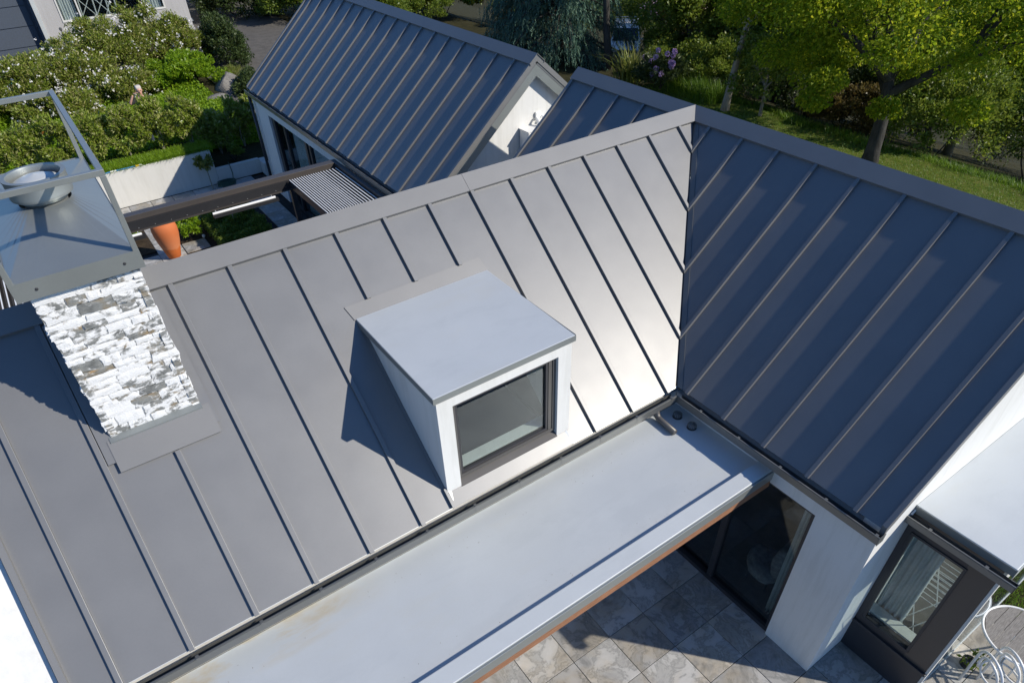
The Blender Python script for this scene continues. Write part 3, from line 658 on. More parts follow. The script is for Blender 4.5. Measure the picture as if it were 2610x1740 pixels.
MB().tube([(-2.56,G1-.16,2.70),(-2.56,G1-.16,.02)], .04, 12).obj('downpipe', 'dark_aluminium', gar, smooth=True)
MB().tube([(-2.50,G1-.32,2.66),(-2.50,G1-.32,.02)], .012, 8).obj('conduit', 'white_enamel', gar)
# wall units on the sunlit gable
hu = empty('heat_pump', (0,3.7,3.1)); tag(hu, 'white box unit mounted on the sunlit gable wall of the outbuilding', 'heat pump')
box('casing', (-.30,3.55,3.12), (.50,3.84,3.77), 'white_enamel', hu, bevel=.02)
box('grille', (-.22,3.54,3.2), (.30,3.549,3.7), 'pale_metal', hu, bevel=.003); box('top_cover', (-.31,3.54,3.772), (.51,3.845,3.79), 'white_enamel', hu)
for k in range(7): box('slat', (-.20,3.531,3.23+.065*k), (.28,3.539,3.25+.065*k), 'white_enamel', hu)
wl_ = empty('security_light', (.15,3.85,3.9)); tag(wl_, 'small white twin wall light on the outbuilding gable above the box unit', 'wall light')
box('base', (.06,3.80,3.88), (.18,3.848,4.0), 'white_enamel', wl_, bevel=.01)
for dx in (-.03,.11): MB().tube([(.09+dx,3.80,3.92),(.08+dx,3.72,3.88),(.075+dx,3.66,3.82)], [.02,.035,.05], 10).obj('spot', 'white_enamel', wl_)

# ------------------------------------------------------------------ pergola with stacked louvres
pg = empty('pergola', (-3.75,7.25,0)); tag(pg, 'dark metal pergola beam with stacked pale louvre blades in the courtyard', 'pergola')
box('beam', (-11.0,7.31,2.57), (-2.72,7.50,2.70), 'bronze_aluminium', pg, bevel=.004)
box('inner_track', (-11.0,7.24,2.44), (-2.72,7.308,2.60), 'black_plastic', pg); box('inner_rail', (-11.0,7.20,2.42), (-2.72,7.30,2.438), 'bronze_aluminium', pg)
box('side_beam', (-2.72,2.9,2.50), (-2.63,7.50,2.70), 'dark_aluminium', pg)
box('beam', (-11.0,2.72,2.57), (-2.72,2.86,2.70), 'bronze_aluminium', pg)
box('post', (-3.80,7.23,0), (-3.70,7.33,2.438), 'dark_aluminium', pg, bevel=.004); box('post', (-10.9,7.23,0), (-10.8,7.33,2.438), 'dark_aluminium', pg)
me = None
for k in range(19):
    xx = -3.78+.052*k+max(0,k-12)**1.6*.005
    mb = MB().box((-.008,2.9,2.625),(.008,7.19,2.637)).box((-.003,2.9,2.45),(.003,7.19,2.625))
    if me is None: me = mb.mesh('louvre_blade'); me.materials.append(MATS['white_enamel']); me.materials.append(MATS['dark_aluminium']); [setattr(p_, 'material_index', 0 if p_.center.z > 2.624 else 1) for p_ in me.polygons]  # pale top faces and dark sides paint in sunlit edges and shaded gaps
    o = link('louvre_blade', me, None, pg); o.location = (xx+pg.location.x, pg.location.y, 0); o.matrix_parent_inverse = Matrix.Translation(-pg.location); o.location = (xx, 0, 0)
for k in range(6):
    o = link('louvre_blade', me, None, pg); o.matrix_parent_inverse = Matrix.Translation(-pg.location); o.location = (-9.35+.09*k, -.4, 0)
for k in range(10): MB().tube([(-6.8+.3*k,7.235,2.47),(-6.8+.3*k,7.234,2.47)], .006, 8).obj('bolt', 'pale_metal', pg)
for (x0,x1,lb) in ((-5.46,-4.18,'long white heater bar hanging under the pergola beam above the clipped hedge'),(-7.9,-6.80,'white heater bar under the pergola beam beside the chimney cowl')):
    hb = empty('heater_bar', (x0,7.1,2.4)); tag(hb, lb, 'heater', 'heater bars under the pergola beam')
    box('housing', (x0,7.05,2.33), (x1+.05,7.15,2.395), 'black_plastic', hb); MB().tube([(x0,7.10,2.412),(x1,7.10,2.412)], .024, 10).obj('tube', 'white_enamel', hb)
    for xx in (x0+.08, x1-.05): MB().tube([(xx,7.1,2.39),(xx,7.22,2.43)], .008, 6).obj('bracket', 'pale_metal', hb)

# ------------------------------------------------------------------ ground and paving
def sstep(a, b, x): t = np.clip((x-a)/(b-a), 0, 1); return t*t*(3-2*t)
def zg(x, y):
    x = np.asarray(x, float); y = np.asarray(y, float)
    north = np.where(x < -3.65, sstep(15.12,15.2,y)*.93-.40*(sstep(16.8,17.4,y)-sstep(18.4,20.5,y)), .38*sstep(15.12,15.2,y)+.55*sstep(15.6,19,y))
    north = north*(1-sstep(4.5,10,x)) + .12*sstep(18,24,y)*(1-sstep(4.5,10,x))
    east = -.31*np.clip(x-14.2,0,26)
    wob = .05*np.sin(x*.9)*np.cos(y*.7)*sstep(14,17,np.maximum(x, y))
    return north+east+wob-.07
def grid(xs, ys):
    X, Y = np.meshgrid(xs, ys); Zs = zg(X, Y); n = len(xs); v = np.stack([X,Y,Zs],-1).reshape(-1,3)
    f = [(j*n+i, j*n+i+1, (j+1)*n+i+1, (j+1)*n+i) for j in range(len(ys)-1) for i in range(n-1)]
    return v.tolist(), f
far = [-600,-300,-150,-80,-50]
xs = far+list(np.arange(-40,-12,2.))+list(np.arange(-12,-4,.5))+list(np.arange(-4,-3,.1))+list(np.arange(-3,45,.75))+[50,80,150,300,600]
ys = far+list(np.arange(-40,14,1.5))+[14.5,15.0,15.06,15.10,15.14,15.18,15.22,15.5]+list(np.arange(16,60,1.))+[70,100,150,300,600]
v, f = grid(xs, ys); g = MB().add(v, f).obj('ground', 'woodland_floor', None, smooth=True); tag(g, kind='structure')
def sheet(name, poly, m, dz, sub=None):
    mb = MB()
    if sub:
        (x0,x1),(y0,y1) = sub; xs_ = np.arange(x0,x1+.01,.5); ys_ = np.arange(y0,y1+.01,.5); vv, ff = grid(xs_, ys_)
        mb.add([(x,y,z+dz) for x,y,z in vv], ff)
    else: mb.add([(x,y,float(zg(x,y))+dz) for x,y in poly], [tuple(range(len(poly)))])
    return tag(mb.obj(name, m, None), kind='structure')
sheet('lawn', None, 'lawn_ground', .02, ((2.6,14.6),(-40,13.5)))
sheet('driveway', None, 'asphalt', .035, ((-1.5,4.5),(16,60)))
sheet('path', None, 'asphalt', .03, ((14.6,17.6),(-6,5.5)))
# patio base and tiles, front
pat = box('patio', (-12,-14,-.10), (.40,-2.2,-.035), 'joint_grout'); tag(pat, kind='structure')
def tile_mesh(n_, sx, sy):
    bm = bmesh.new(); bmesh.ops.create_cube(bm, size=1)
    for v_ in bm.verts: v_.co = (v_.co.x*sx, v_.co.y*sy, v_.co.z*.04-.02)
    bmesh.ops.bevel(bm, geom=[e for e in bm.edges if all(v_.co.z > -.001 for v_ in e.verts)], offset=.003, segments=1, affect='EDGES')
    me_ = bpy.data.meshes.new(n_); bm.to_mesh(me_); bm.free(); me_.materials.append(MATS['slate_tile']); return me_
tm = tile_mesh('tile', .593, .593)
rt = random.Random(5)
for i in range(-5, 9):
    for j in range(-2, 7):
        x, y = -4.1486+.6*i+.3, -3.4199-.6*j-.3
        if (x > -WL+.1 and y > GY+.1) or (x > BX+.1 and y > BY+.1) or y > -2.5 or x > .3: continue
        o = link('tile', tm, None, pat); o.location = (x, y, rt.uniform(-.0015,.0015)); o.rotation_euler = (0,0,rt.choice((0,pi/2,pi,3*pi/2)))
for i in range(3, 9):   # cut tiles along the walls
    pass
ctm = tm
court = box('courtyard', (-12,2.6,-.10), (-2.30,15.0,-.035), 'joint_grout'); tag(court, kind='structure')
beds = [(-5.72,-3.65,10.1,12.55),(-9.0,-6.36,11.62,13.1)]
for i in range(-3, 7):
    for j in range(0, 17):
        x, y = -6.356+.6045*i+.3, 14.99-.6*j-.3
        if y < 8.5 or x > -2.5: continue
        if any(a0-.1 < x < a1+.1 and b0-.1 < y < b1+.1 for a0,a1,b0,b1 in beds): continue
        o = link('tile', ctm, None, court); o.location = (x, y, rt.uniform(-.0015,.0015)); o.rotation_euler = (0,0,rt.choice((0,pi/2,pi,3*pi/2)))
for k, (a0,a1,b0,b1) in enumerate(beds):
    b = box('garden_bed', (a0,b0,-.03), (a1,b1,.0), 'soil'); tag(b, kind='structure')
o = link('tile', tm, None, court); o.location = (-5.44,11.29,.012)

# ------------------------------------------------------------------ garden walls
rw = empty('retaining_wall', (-6,15.1,0)); tag(rw, 'tall cream plastered garden wall lit by sun below the green hedge', 'garden wall')
box('wall', (-14,15.02,0), (-3.69,15.17,1.0), 'cream_plaster', rw, bevel=.006)
rw2 = empty('retaining_wall', (-3,15.1,0)); tag(rw2, 'low cream garden wall in shade beside the outbuilding corner', 'garden wall')
box('wall', (-3.685,15.03,0), (-2.35,15.17,.43), 'cream_plaster', rw2, bevel=.006); box('return_wall', (-2.345,14.6,0), (-2.15,15.17,.40), 'cream_plaster', rw2, bevel=.006)
bp_ = empty('pool_pole', (-6.1,15.1,1.02)); tag(bp_, 'blue pole with white and yellow bands lying along the garden wall top', 'pole')
MB().tube([(-6.9,15.07,1.02),(-5.7,15.09,1.02)], .017, 8).obj('shaft', 'blue_plastic', bp_)
MB().tube([(-6.43,15.078,1.02),(-6.27,15.081,1.02)], .022, 8).obj('band', 'white_enamel', bp_); MB().tube([(-5.76,15.089,1.02),(-5.66,15.09,1.02)], .025, 8).obj('grip', 'yellow_plastic', bp_); MB().tube([(-5.66,15.09,1.02),(-5.58,15.09,1.02)], .02, 8).obj('tip', 'white_enamel', bp_)

# ------------------------------------------------------------------ foliage helpers
def leafmesh(name, P, D, L, Wd, rng, fold=.25):
    """P centres, D unit directions (leaf axis), L lengths, Wd widths: one bent quad per leaf."""
    n = len(P); R = rng.normal(size=(n,3)); A = np.cross(D, R); A /= np.linalg.norm(A,axis=1)[:,None]+1e-9; N = np.cross(A, D)
    L = np.asarray(L)[:,None] if np.ndim(L) else L; Wd = np.asarray(Wd)[:,None] if np.ndim(Wd) else Wd
    v0 = P-D*L*.5; v2 = P+D*L*.5; v1 = P+A*Wd*.5+N*Wd*fold-D*L*.05; v3 = P-A*Wd*.5+N*Wd*fold-D*L*.05
    V = np.stack([v0,v1,v2,v3],1).reshape(-1,3)
    me_ = bpy.data.meshes.new(name); me_.vertices.add(4*n); me_.vertices.foreach_set('co', V.ravel().astype(np.float32))
    me_.loops.add(4*n); me_.loops.foreach_set('vertex_index', np.arange(4*n, dtype=np.int32))
    me_.polygons.add(n); me_.polygons.foreach_set('loop_start', np.arange(0,4*n,4,dtype=np.int32)); me_.polygons.foreach_set('loop_total', np.full(n,4,dtype=np.int32))
    me_.update(calc_edges=True); return me_
def unit(a): return a/(np.linalg.norm(a,axis=-1,keepdims=True)+1e-9)
def crown_points(c, r, n, rng, clumps=26, csize=.33, shell=.55, flat=0):
    c = np.array(c); r = np.array(r)
    d = unit(rng.normal(size=(clumps,3))); 
    if flat: d[:,2] = np.where(d[:,2] < -flat, -d[:,2]*.5, d[:,2])
    rad = shell+(1-shell)*rng.random(clumps)**.5
    cc = c+d*r*rad[:,None]; cs = csize*(.6+.8*rng.random(clumps))
    k = rng.integers(0, clumps, n); g_ = unit(rng.normal(size=(n,3)))*(rng.random(n)**.45)[:,None]
    P = cc[k]+g_*(r*cs[k][:,None]); out = unit(g_+.6*d[k]); return P, out
def foliage(name, parent, c, r, n, L, Wd, m, rng, clumps=26, csize=.33, shell=.55, up=.25, droop=0, zmin=None, flat=0):
    P, out = crown_points(c, r, n, rng, clumps, csize, shell, flat)
    if zmin is not None: P[:,2] = np.maximum(P[:,2], zmin+rng.random(n)*.12)
    D = unit(out+rng.normal(size=(n,3))*.6+np.array([0,0,up-droop]))
    me_ = leafmesh(name, P, D, L*(.6+.8*rng.random(n)), Wd*(.6+.8*rng.random(n)), rng); me_.materials.append(MATS[m])
    return link(name, me_, None, parent)
def limb(mb, p, d, l, r, depth, rr, tips, spread=.6, ratio=.72):
    pts = [Vector(p)]; dd = Vector(d).normalized(); n = 4
    for k in range(n):
        dd = (dd+Vector((rr.uniform(-1,1),rr.uniform(-1,1),rr.uniform(-.3,.7)))*.13).normalized(); pts.append(pts[-1]+dd*(l/n))
    r1 = r*ratio; mb.tube(pts, [r+(r1-r)*k/n for k in range(n+1)], 8 if r > .04 else 6, cap=depth == 0)
    tips.append(pts[-1])
    if depth > 0:
        for k in range(rr.choice((2,3,3))):
            ang = rr.uniform(0,2*pi); side = Vector((cos(ang),sin(ang),rr.uniform(-.1,.4)))
            limb(mb, pts[-1 if k < 2 else -2], (dd+side*spread).normalized(), l*rr.uniform(.62,.85), r1*rr.uniform(.6,.85), depth-1, rr, tips, spread, ratio)
def tree(name, label, base, trunk_dir, trunk_len, trunk_r, barkm, leafm, n, L, Wd, crown_r, seed, depth=3, clumps=None, extra=None, group=None, cs=.30, lift=0, spread=.7):
    rr = random.Random(seed); rng = np.random.default_rng(seed); t_ = empty(name, base); tag(t_, label, 'tree', group)
    mb = MB(); tips = []; p = Vector(base); dd = Vector(trunk_dir).normalized(); pts = [p-Vector((0,0,.3))]
    for k in range(6): dd = (dd+Vector((rr.uniform(-1,1),rr.uniform(-1,1),0))*.05).normalized(); p = p+dd*(trunk_len/6); pts.append(p.copy())
    mb.tube(pts, [trunk_r*1.45]+[trunk_r*(1-.06*k) for k in range(6)], 12)
    for k in range(4): ang = 2*pi*k/4+rr.uniform(-.5,.5); limb(mb, pts[-1-(k%2)], (cos(ang)*spread,sin(ang)*spread,.75), crown_r[0]*.42, trunk_r*.62, depth-1, rr, tips)
    limb(mb, pts[-1], dd, crown_r[2]*.5, trunk_r*.7, depth-1, rr, tips)
    mb.obj('trunk', barkm, t_, smooth=True)
    c = np.array(pts[-1])+np.array([0,0,crown_r[2]*.45+lift]); tp = np.array([tuple(q) for q in tips]); m_ = len(tp)
    na = int(n*.55); k = rng.integers(0, m_, na); g_ = unit(rng.normal(size=(na,3)))*(rng.random(na)**.5)[:,None]*np.array([1,1,.55])*crown_r[0]*.28
    P1 = tp[k]+g_; P2, o2 = crown_points(c, crown_r, n-na, rng, clumps or 40, cs, .45)
    P = np.vstack([P1,P2]); bx, by, bz = tuple(pts[-1]); hd = np.hypot(P[:,0]-bx, P[:,1]-by)
    low = P[:,2] < bz-.15-.10*hd; P[low,2] = 2*(bz-.15-.10*hd[low])-P[low,2]+.2; D = unit(np.vstack([unit(g_),o2])+rng.normal(size=(n,3))*.7+np.array([0,0,-.15]))
    me_ = leafmesh('crown', P, D, L*(.6+.8*rng.random(n)), Wd*(.6+.8*rng.random(n)), rng); me_.materials.append(MATS[leafm]); link('crown', me_, None, t_)
    return t_
def stems(name, parent, base, n, hgt, r, spread, m, rr):
    mb = MB()
    for k in range(n):
        a_ = rr.uniform(0,2*pi); q = Vector(base); e = q+Vector((cos(a_)*spread,sin(a_)*spread,hgt))
        mb.tube([q, q.lerp(e,.5)+Vector((rr.uniform(-.05,.05),rr.uniform(-.05,.05),0)), e], [r,r*.8,r*.5], 6)
    return mb.obj(name, m, parent)
def shrub(name, label, c, r, n, L, Wd, m, seed, clumps=30, cs=.3, group=None, cat='shrub', zbase=None, stem=3, flat=.3, shell=.6):
    rng = np.random.default_rng(seed); rr = random.Random(seed); zb = zbase if zbase is not None else float(zg(c[0],c[1]))
    t_ = empty(name, (c[0],c[1],zb)); tag(t_, label, cat, group)
    stems('stem', t_, (c[0],c[1],zb-.05), stem, max(.15,c[2]-zb), .025, r[0]*.4, 'bark_dark', rr)
    foliage('foliage', t_, c, r, n, L, Wd, m, rng, clumps, cs, shell, zmin=zb, flat=flat)
    return t_
def blades(name, parent, P, hgt, wid, lean, m, rng, seg=3):
    """curved grass or flax blades as thin strips"""
    n = len(P); a_ = rng.random(n)*2*pi; H = hgt*(.6+.7*rng.random(n)); ln = lean*(.3+1.1*rng.random(n)); w_ = wid*(.7+.6*rng.random(n))
    dr = np.stack([np.cos(a_),np.sin(a_),0*a_],1); sd = np.stack([-np.sin(a_),np.cos(a_),0*a_],1); rows = []
    for k in range(seg+1):
        s = k/seg; q = P+dr*(ln*s**1.8)[:,None]*H[:,None]; q[:,2] = P[:,2]+H*(s-.35*ln*s**3); ww = (w_*(1-s**1.5)*.5+.0005)[:,None]; rows += [q-sd*ww, q+sd*ww]
    V = np.stack(rows,1).reshape(-1,3); m_ = 2*(seg+1); F = []
    base = np.arange(n)*m_
    for k in range(seg): F.append(np.stack([base+2*k,base+2*k+1,base+2*k+3,base+2*k+2],1))
    F = np.vstack(F); me_ = bpy.data.meshes.new(name); me_.vertices.add(len(V)); me_.vertices.foreach_set('co', V.ravel().astype(np.float32))
    me_.loops.add(4*len(F)); me_.loops.foreach_set('vertex_index', F.ravel().astype(np.int32)); me_.polygons.add(len(F))
    me_.polygons.foreach_set('loop_start', np.arange(0,4*len(F),4,dtype=np.int32)); me_.polygons.foreach_set('loop_total', np.full(len(F),4,dtype=np.int32)); me_.update(calc_edges=True)
    me_.materials.append(MATS[m]); return link(name, me_, None, parent)

# ------------------------------------------------------------------ courtyard: pot, hedge, standard tree, hose
pot = empty('terracotta_pot', (-6.05,10.98,0)); tag(pot, 'tall tapering terracotta urn standing in the courtyard', 'pot')
pr = [(.13,.0),(.155,.02),(.20,.2),(.255,.42),(.295,.62),(.305,.76),(.29,.86),(.255,.925),(.21,.955),(.20,.95),(.235,.90),(.25,.80),(.2,.5),(.1,.1)]
po = MB().lathe(pr, (-6.05,10.98,.02), 40).obj('body', 'terracotta', pot, smooth=True)
MB().lathe([(.20,.953),(.215,.965),(.23,.953),(.22,.94)], (-6.05,10.98,.02), 40).obj('rim', 'terracotta', pot, smooth=True)
MB().lathe([(.0,.0),(.11,.0),(.13,.02),(.0,.02)], (-6.05,10.98,.0), 20).obj('foot', 'black_plastic', pot)
rng = np.random.default_rng(21)
bh = empty('box_hedge', (-4.4,11.3,0)); tag(bh, 'low dark green clipped hedge in the shaded courtyard bed', 'hedge')
n = 14000; P = np.stack([-5.02+1.36*rng.random(n), 10.2+2.2*rng.random(n), np.zeros(n)],1); P[:,2] = .04+(.40+.10*np.sin(P[:,0]*7)*np.cos(P[:,1]*5)+.05*np.sin(P[:,1]*13))*rng.random(n)**.5
me_ = leafmesh('foliage', P, unit(rng.normal(size=(n,3))+[0,0,.6]), .075*(.6+.8*rng.random(n)), .03*(.6+.8*rng.random(n)), rng); me_.materials.append(MATS['leaf_mid']); link('foliage', me_, None, bh)
stems('stem', bh, (-4.4,11.3,0), 8, .35, .015, .6, 'bark_dark', random.Random(3))
shrub('leafy_plant', 'bright green leafy plants beside the terracotta urn', (-5.35,11.95,.28), (.32,.5,.26), 2200, .11, .04, 'leaf_lime', 31, 24, .3, zbase=0)
shrub('leafy_plant', 'bright green plant in the bed left of the urn by the chimney cowl', (-6.85,12.4,.2), (.28,.35,.22), 1200, .11, .04, 'leaf_lime', 32, 16, .35, zbase=0)
def standard(name, label, x, y, zb, hh, r, n, seed, m):
    t_ = empty(name, (x,y,zb)); tag(t_, label, 'tree'); rr = random.Random(seed); rg = np.random.default_rng(seed)
    MB().tube([(x,y,zb),(x+.01,y+.01,zb+hh*.5),(x,y,zb+hh)], [.018,.015,.012], 8).obj('trunk', 'bark_pale', t_)
    foliage('crown', t_, (x,y,zb+hh+r*.4), (r,r,r*.8), n, .10, .05, m, rg, 18, .35)
standard('standard_tree', 'small lollipop standard tree against the sunlit garden wall', -4.0,14.70,0,.72,.24,650,41,'leaf_flax')
standard('standard_tree', 'bare stemmed young standard tree rising from the clipped hedge', -4.35,11.2,0,.85,.15,250,42,'leaf_olive')
hs = empty('garden_hose', (-3.55,14.75,.05)); tag(hs, 'dark green garden hose coiled on the courtyard paving', 'hose')
pts = [(-3.55+(.20+.02*sin(k*.9))*1.25*cos(k*.35), 14.72+(.17+.02*cos(k*.7))*sin(k*.35), .02+.0014*k) for k in range(90)]
MB().tube(pts, .014, 6).obj('coil', 'hose_green', hs, smooth=True); MB().tube([(-3.32,14.8,.12),(-3.25,14.98,.2),(-3.26,15.01,.46),(-3.24,15.2,.48)], .012, 6).obj('tail', 'hose_green', hs, smooth=True)
gl = MB().lathe([(.0,.09),(.03,.085),(.045,.06),(.03,.02),(.02,0)], (-5.14,11.62,0), 14).obj('garden_light', 'white_enamel', None, smooth=True); tag(gl, 'small white globe garden light on the paving corner by the hedge', 'garden light')
shrub('leafy_plant', 'low fern clump in the shaded bed behind the low garden wall', (-2.95,15.6,.62), (.35,.25,.2), 900, .13, .03, 'leaf_mid', 33, 14, .35, zbase=.35)

# ------------------------------------------------------------------ pleached hedge row, groundcover on the wall top
px = [(-9.3,16.3),(-8.35,16.25),(-7.45,16.1),(-6.55,16.0),(-5.65,15.95),(-4.75,16.05),(-3.9,16.1),(-3.1,16.35),(-2.3,16.5),(-1.5,16.6)]
lab = ['leftmost hedge shrub behind the open chimney frame','hedge shrub with one orange leaf seen through the chimney frame','hedge shrub seen through the right of the chimney frame','hedge shrub just right of the chimney frame','hedge shrub below the person','hedge shrub in front of the person, left half','hedge shrub above the wall shadow edge','shaded hedge shrub above the low garden wall','dark shaded hedge shrub near the outbuilding downpipe','darkest hedge shrub touching the outbuilding corner']
for k, (x, y) in enumerate(px):
    zb = float(zg(x,y)); rg = np.random.default_rng(60+k); t_ = empty('pleached_shrub', (x,y,zb)); tag(t_, lab[k], 'shrub', 'pleached hedge shrubs in a row behind the garden wall')
    stems('trunk', t_, (x,y,zb-.05), 2, .75, .018, .08, 'bark_pale', random.Random(k))
    foliage('foliage', t_, (x,y,zb+.92), (.54,.42,.56), 5200, .115, .042, 'leaf_hedge', rg, 34, .30, .5, up=.35)
for (x,y,z,s) in ((-7.55,15.75,2.15,.06),): 
    me_ = leafmesh('orange_leaf', np.array([[x,y,z],[x+.02,y,z+.03]]), unit(np.array([[.2,-.5,.6],[-.3,-.6,.3]])), s*1.6, s, rng); me_.materials.append(MATS['petal_orange']); 
    link('orange_leaf', me_, None, [o for o in COL.objects if o.get('label') == lab[1]][0])
rng = np.random.default_rng(77)
n = 26000; P = np.stack([-9.8+6.2*rng.random(n), 15.10+.75*rng.random(n)**1.3, np.full(n,.90)],1)
gr = blades('border_grass', None, P, .21, .018, .9, 'leaf_lime', rng); tag(gr, 'strappy green border grass spilling over the sunlit garden wall', 'grass', kind='stuff')
n = 52000; P = np.stack([-10+8.6*rng.random(n), 16.5+7.5*rng.random(n), np.zeros(n)],1); P = P[(P[:,0] < -1.4-.12*(P[:,1]-16.5))]
P[:,2] = zg(P[:,0],P[:,1])+.05+.28*rng.random(len(P))*(.55+.45*np.sin(P[:,0]*2.1)*np.cos(P[:,1]*1.7)); n = len(P)
me_ = leafmesh('groundcover', P, unit(rng.normal(size=(n,3))+[0,0,.7]), .10*(.6+.8*rng.random(n)), .055*(.6+.8*rng.random(n)), rng); me_.materials.append(MATS['leaf_lime'])
tag(link('groundcover', me_, None), 'lime green leafy groundcover on the bank behind the hedge', 'groundcover', kind='stuff')
shrub('lime_shrub', 'rounded lime green shrub below the white flowering bushes', (-2.35,22.6,1.2), (1.5,1.25,.8), 18000, .10, .055, 'leaf_lime', 91, 60, .24)
# white flowering bushes
fb = [(-9.4,22.3,1.5,1.5,1.3,.95),(-7.6,22.9,1.65,1.5,1.4,1.0),(-5.9,23.6,1.75,1.5,1.4,1.1),(-4.4,24.6,1.95,1.45,1.5,1.25),(-2.9,25.2,2.0,1.4,1.4,1.25),(-1.75,24.9,1.75,1.0,1.1,1.05),(-6.8,21.4,1.2,1.3,.9,.65),(-4.6,22.2,1.3,1.3,.9,.7)]
flab = ['white flowering bush at the left edge of the photo','white flowering bush below the dark garage door','white flowering bush under the lamp post by the neighbour wall','tall white flowering bush under the neighbour window','tallest white flowering bush covering the neighbour window corner','white flowering bush at the right end near the driveway','low front white flowering bush above the chimney frame','low front white flowering bush left of the person']
for k, (x,y,z,rx,ry,rz) in enumerate(fb):
    t_ = shrub('flowering_bush', flab[k], (x,y,z), (rx,ry,rz), 16000, .10, .045, 'leaf_olive', 100+k, 80, .22, group='white flowering bushes on the bank')
    rg = np.random.default_rng(200+k); P, out = crown_points((x,y,z), (rx*1.02,ry*1.02,rz*1.05), 190, rg, 80, .22, .9, .3); P = np.repeat(P,4,0)+rg.normal(size=(760,3))*.024
    me_ = leafmesh('flowers', P, unit(rg.normal(size=(760,3))+[0,-.3,.6]), .06, .055, rg, .1); me_.materials.append(MATS['petal_white']); tag(link('flowers', me_, None, t_), kind='stuff')
shrub('dark_shrub', 'dark green shrub between the flowering bushes and the driveway', (-.15,24.6,1.6), (.75,1.6,1.0), 14000, .10, .05, 'leaf_dark', 120, 70, .30)
shrub('dark_shrub', 'dark evergreen shrub beside the driveway below the boulder', (-.55,20.6,1.0), (.7,1.0,.55), 5000, .09, .05, 'leaf_dark', 121, 30, .28)
shrub('wispy_plant', 'pale wispy tussock plant beside the boulder and driveway', (-.65,22.2,1.1), (.45,.4,.35), 2200, .16, .014, 'leaf_flax', 122, 20, .35)
# boulder
def boulder(label, c, r, seed):
    bm = bmesh.new(); bmesh.ops.create_icosphere(bm, subdivisions=4, radius=1); rr = random.Random(seed); cuts_ = [(Vector((rr.gauss(0,1),rr.gauss(0,1),rr.gauss(0,1))).normalized(), rr.uniform(.55,.85)) for _ in range(9)]
    for v_ in bm.verts:
        p = v_.co.copy()
        for nn, dd in cuts_:
            e = p.dot(nn)-dd
            if e > 0: p -= nn*e*.9
        v_.co = (c[0]+p.x*r[0], c[1]+p.y*r[1], c[2]+p.z*r[2])
    me_ = bpy.data.meshes.new('boulder'); bm.to_mesh(me_); bm.free(); return tag(link('boulder', me_, 'boulder_stone'), label, 'boulder')
boulder('large pale angular boulder beside the lime shrub and driveway', (-1.15,21.6,.85), (.6,1.0,.55), 4)
boulder('small grey boulder just right of the person', (-3.15,20.4,.85), (.4,.35,.3), 9)
boulder('low boulder at the driveway edge behind the hedge', (-1.7,20.3,.78), (.8,.6,.28), 12)

# ------------------------------------------------------------------ hedge beyond the driveway
for k, (x,y,z,r) in enumerate([(3.2,33.5,1.6,(2.0,1.8,1.5)),(5.6,30.6,1.5,(2.0,2.0,1.4)),(7.6,27.2,1.5,(1.9,2.2,1.4)),(.6,38.0,2.2,(2.8,2.0,2.4)),(9.3,31.0,2.2,(2.5,2.4,2.2)),(4.8,38.0,2.5,(3.0,2.2,2.6))]):
    shrub('hedge', ['dense hedge at the far end of the driveway','bright topped hedge beyond the driveway bend','hedge beyond the driveway nearest the outbuilding roof','dark hedge beside the neighbour house','tall hedge behind the outbuilding ridge','far hedge at the top of the driveway'][k], (x,y,z), r, 14000, .14, .07, 'leaf_dark' if k in (0,3) else 'leaf_mid', 130+k, 60, .24, cat='hedge')

# ------------------------------------------------------------------ neighbour house
nb = empty('neighbour_house', (-4,31.4,1)); tag(nb, 'grey plastered neighbouring house with white window at the top left', 'house')
NY = 31.4
for (x0,x1,z0,z1) in ((-5.60,-4.82,.3,6),(-4.82,-.6,.3,2.12),(-4.82,-.6,3.6,6),(-.6,.40,.3,6)): box('wall', (x0,NY,z0), (x1,NY+.25,z1), 'grey_plaster', nb)
box('side_wall', (.15,NY+.25,.3), (.40,NY+9,6), 'grey_plaster', nb); box('plinth', (-5.60,NY-.04,.3), (.44,NY-.001,1.2), 'grey_plaster', nb)
box('garage_recess', (-12,NY+.5,.3), (-5.60,NY+.7,6), 'blue_grey_paint', nb); box('corner_trim', (-5.76,NY-.03,.3), (-5.602,NY+.5,6), 'pale_metal', nb); box('corner_trim', (-5.84,NY+.1,.3), (-5.762,NY+.5,6), 'blue_grey_paint', nb)
for k in range(5): box('door_panel', (-11.5,NY+.46,.6+.75*k), (-5.95,NY+.498,1.32+.75*k), 'blue_grey_paint', nb)
box('roof', (-13,NY-.5,6), (1,NY+9.5,6.2), 'dark_aluminium', nb)
nw = box('window', (-4.86,NY-.03,2.10), (-.56,NY+.1,2.17), 'cream_plaster', nb)
for x0 in (-4.86,-4.12,-1.42,-.62): box('frame', (x0,NY-.03,2.171), (x0+.06,NY+.1,3.6), 'cream_plaster', nw)
for x0, x1 in ((-4.80,-4.12),(-4.06,-1.42),(-1.36,-.62)): box('pane', (x0,NY+.03,2.171), (x1,NY+.036,3.6), 'glass', nw)
box('room_back', (-5.3,NY+2.5,.3), (.1,NY+2.6,4), 'interior_dark', nb); box('room_floor', (-5.3,NY+.26,1.5), (.1,NY+2.5,1.6), 'interior_dark', nb)
curtain('blind', (-4.78,NY+.16), (-4.16,NY+.16), 2.0, 3.6, 6, .03, 'white_cloth', 'white vertical blind in the left pane of the neighbour window', cat='blind')
curtain('blind', (-1.34,NY+.16), (-.66,NY+.16), 2.0, 3.6, 6, .03, 'white_cloth', 'pale blind in the right pane of the neighbour window', cat='blind')
dk = empty('trestle_frame', (-3.4,NY+.8,1.6)); tag(dk, 'white crossed folding frame behind the neighbour window', 'frame')
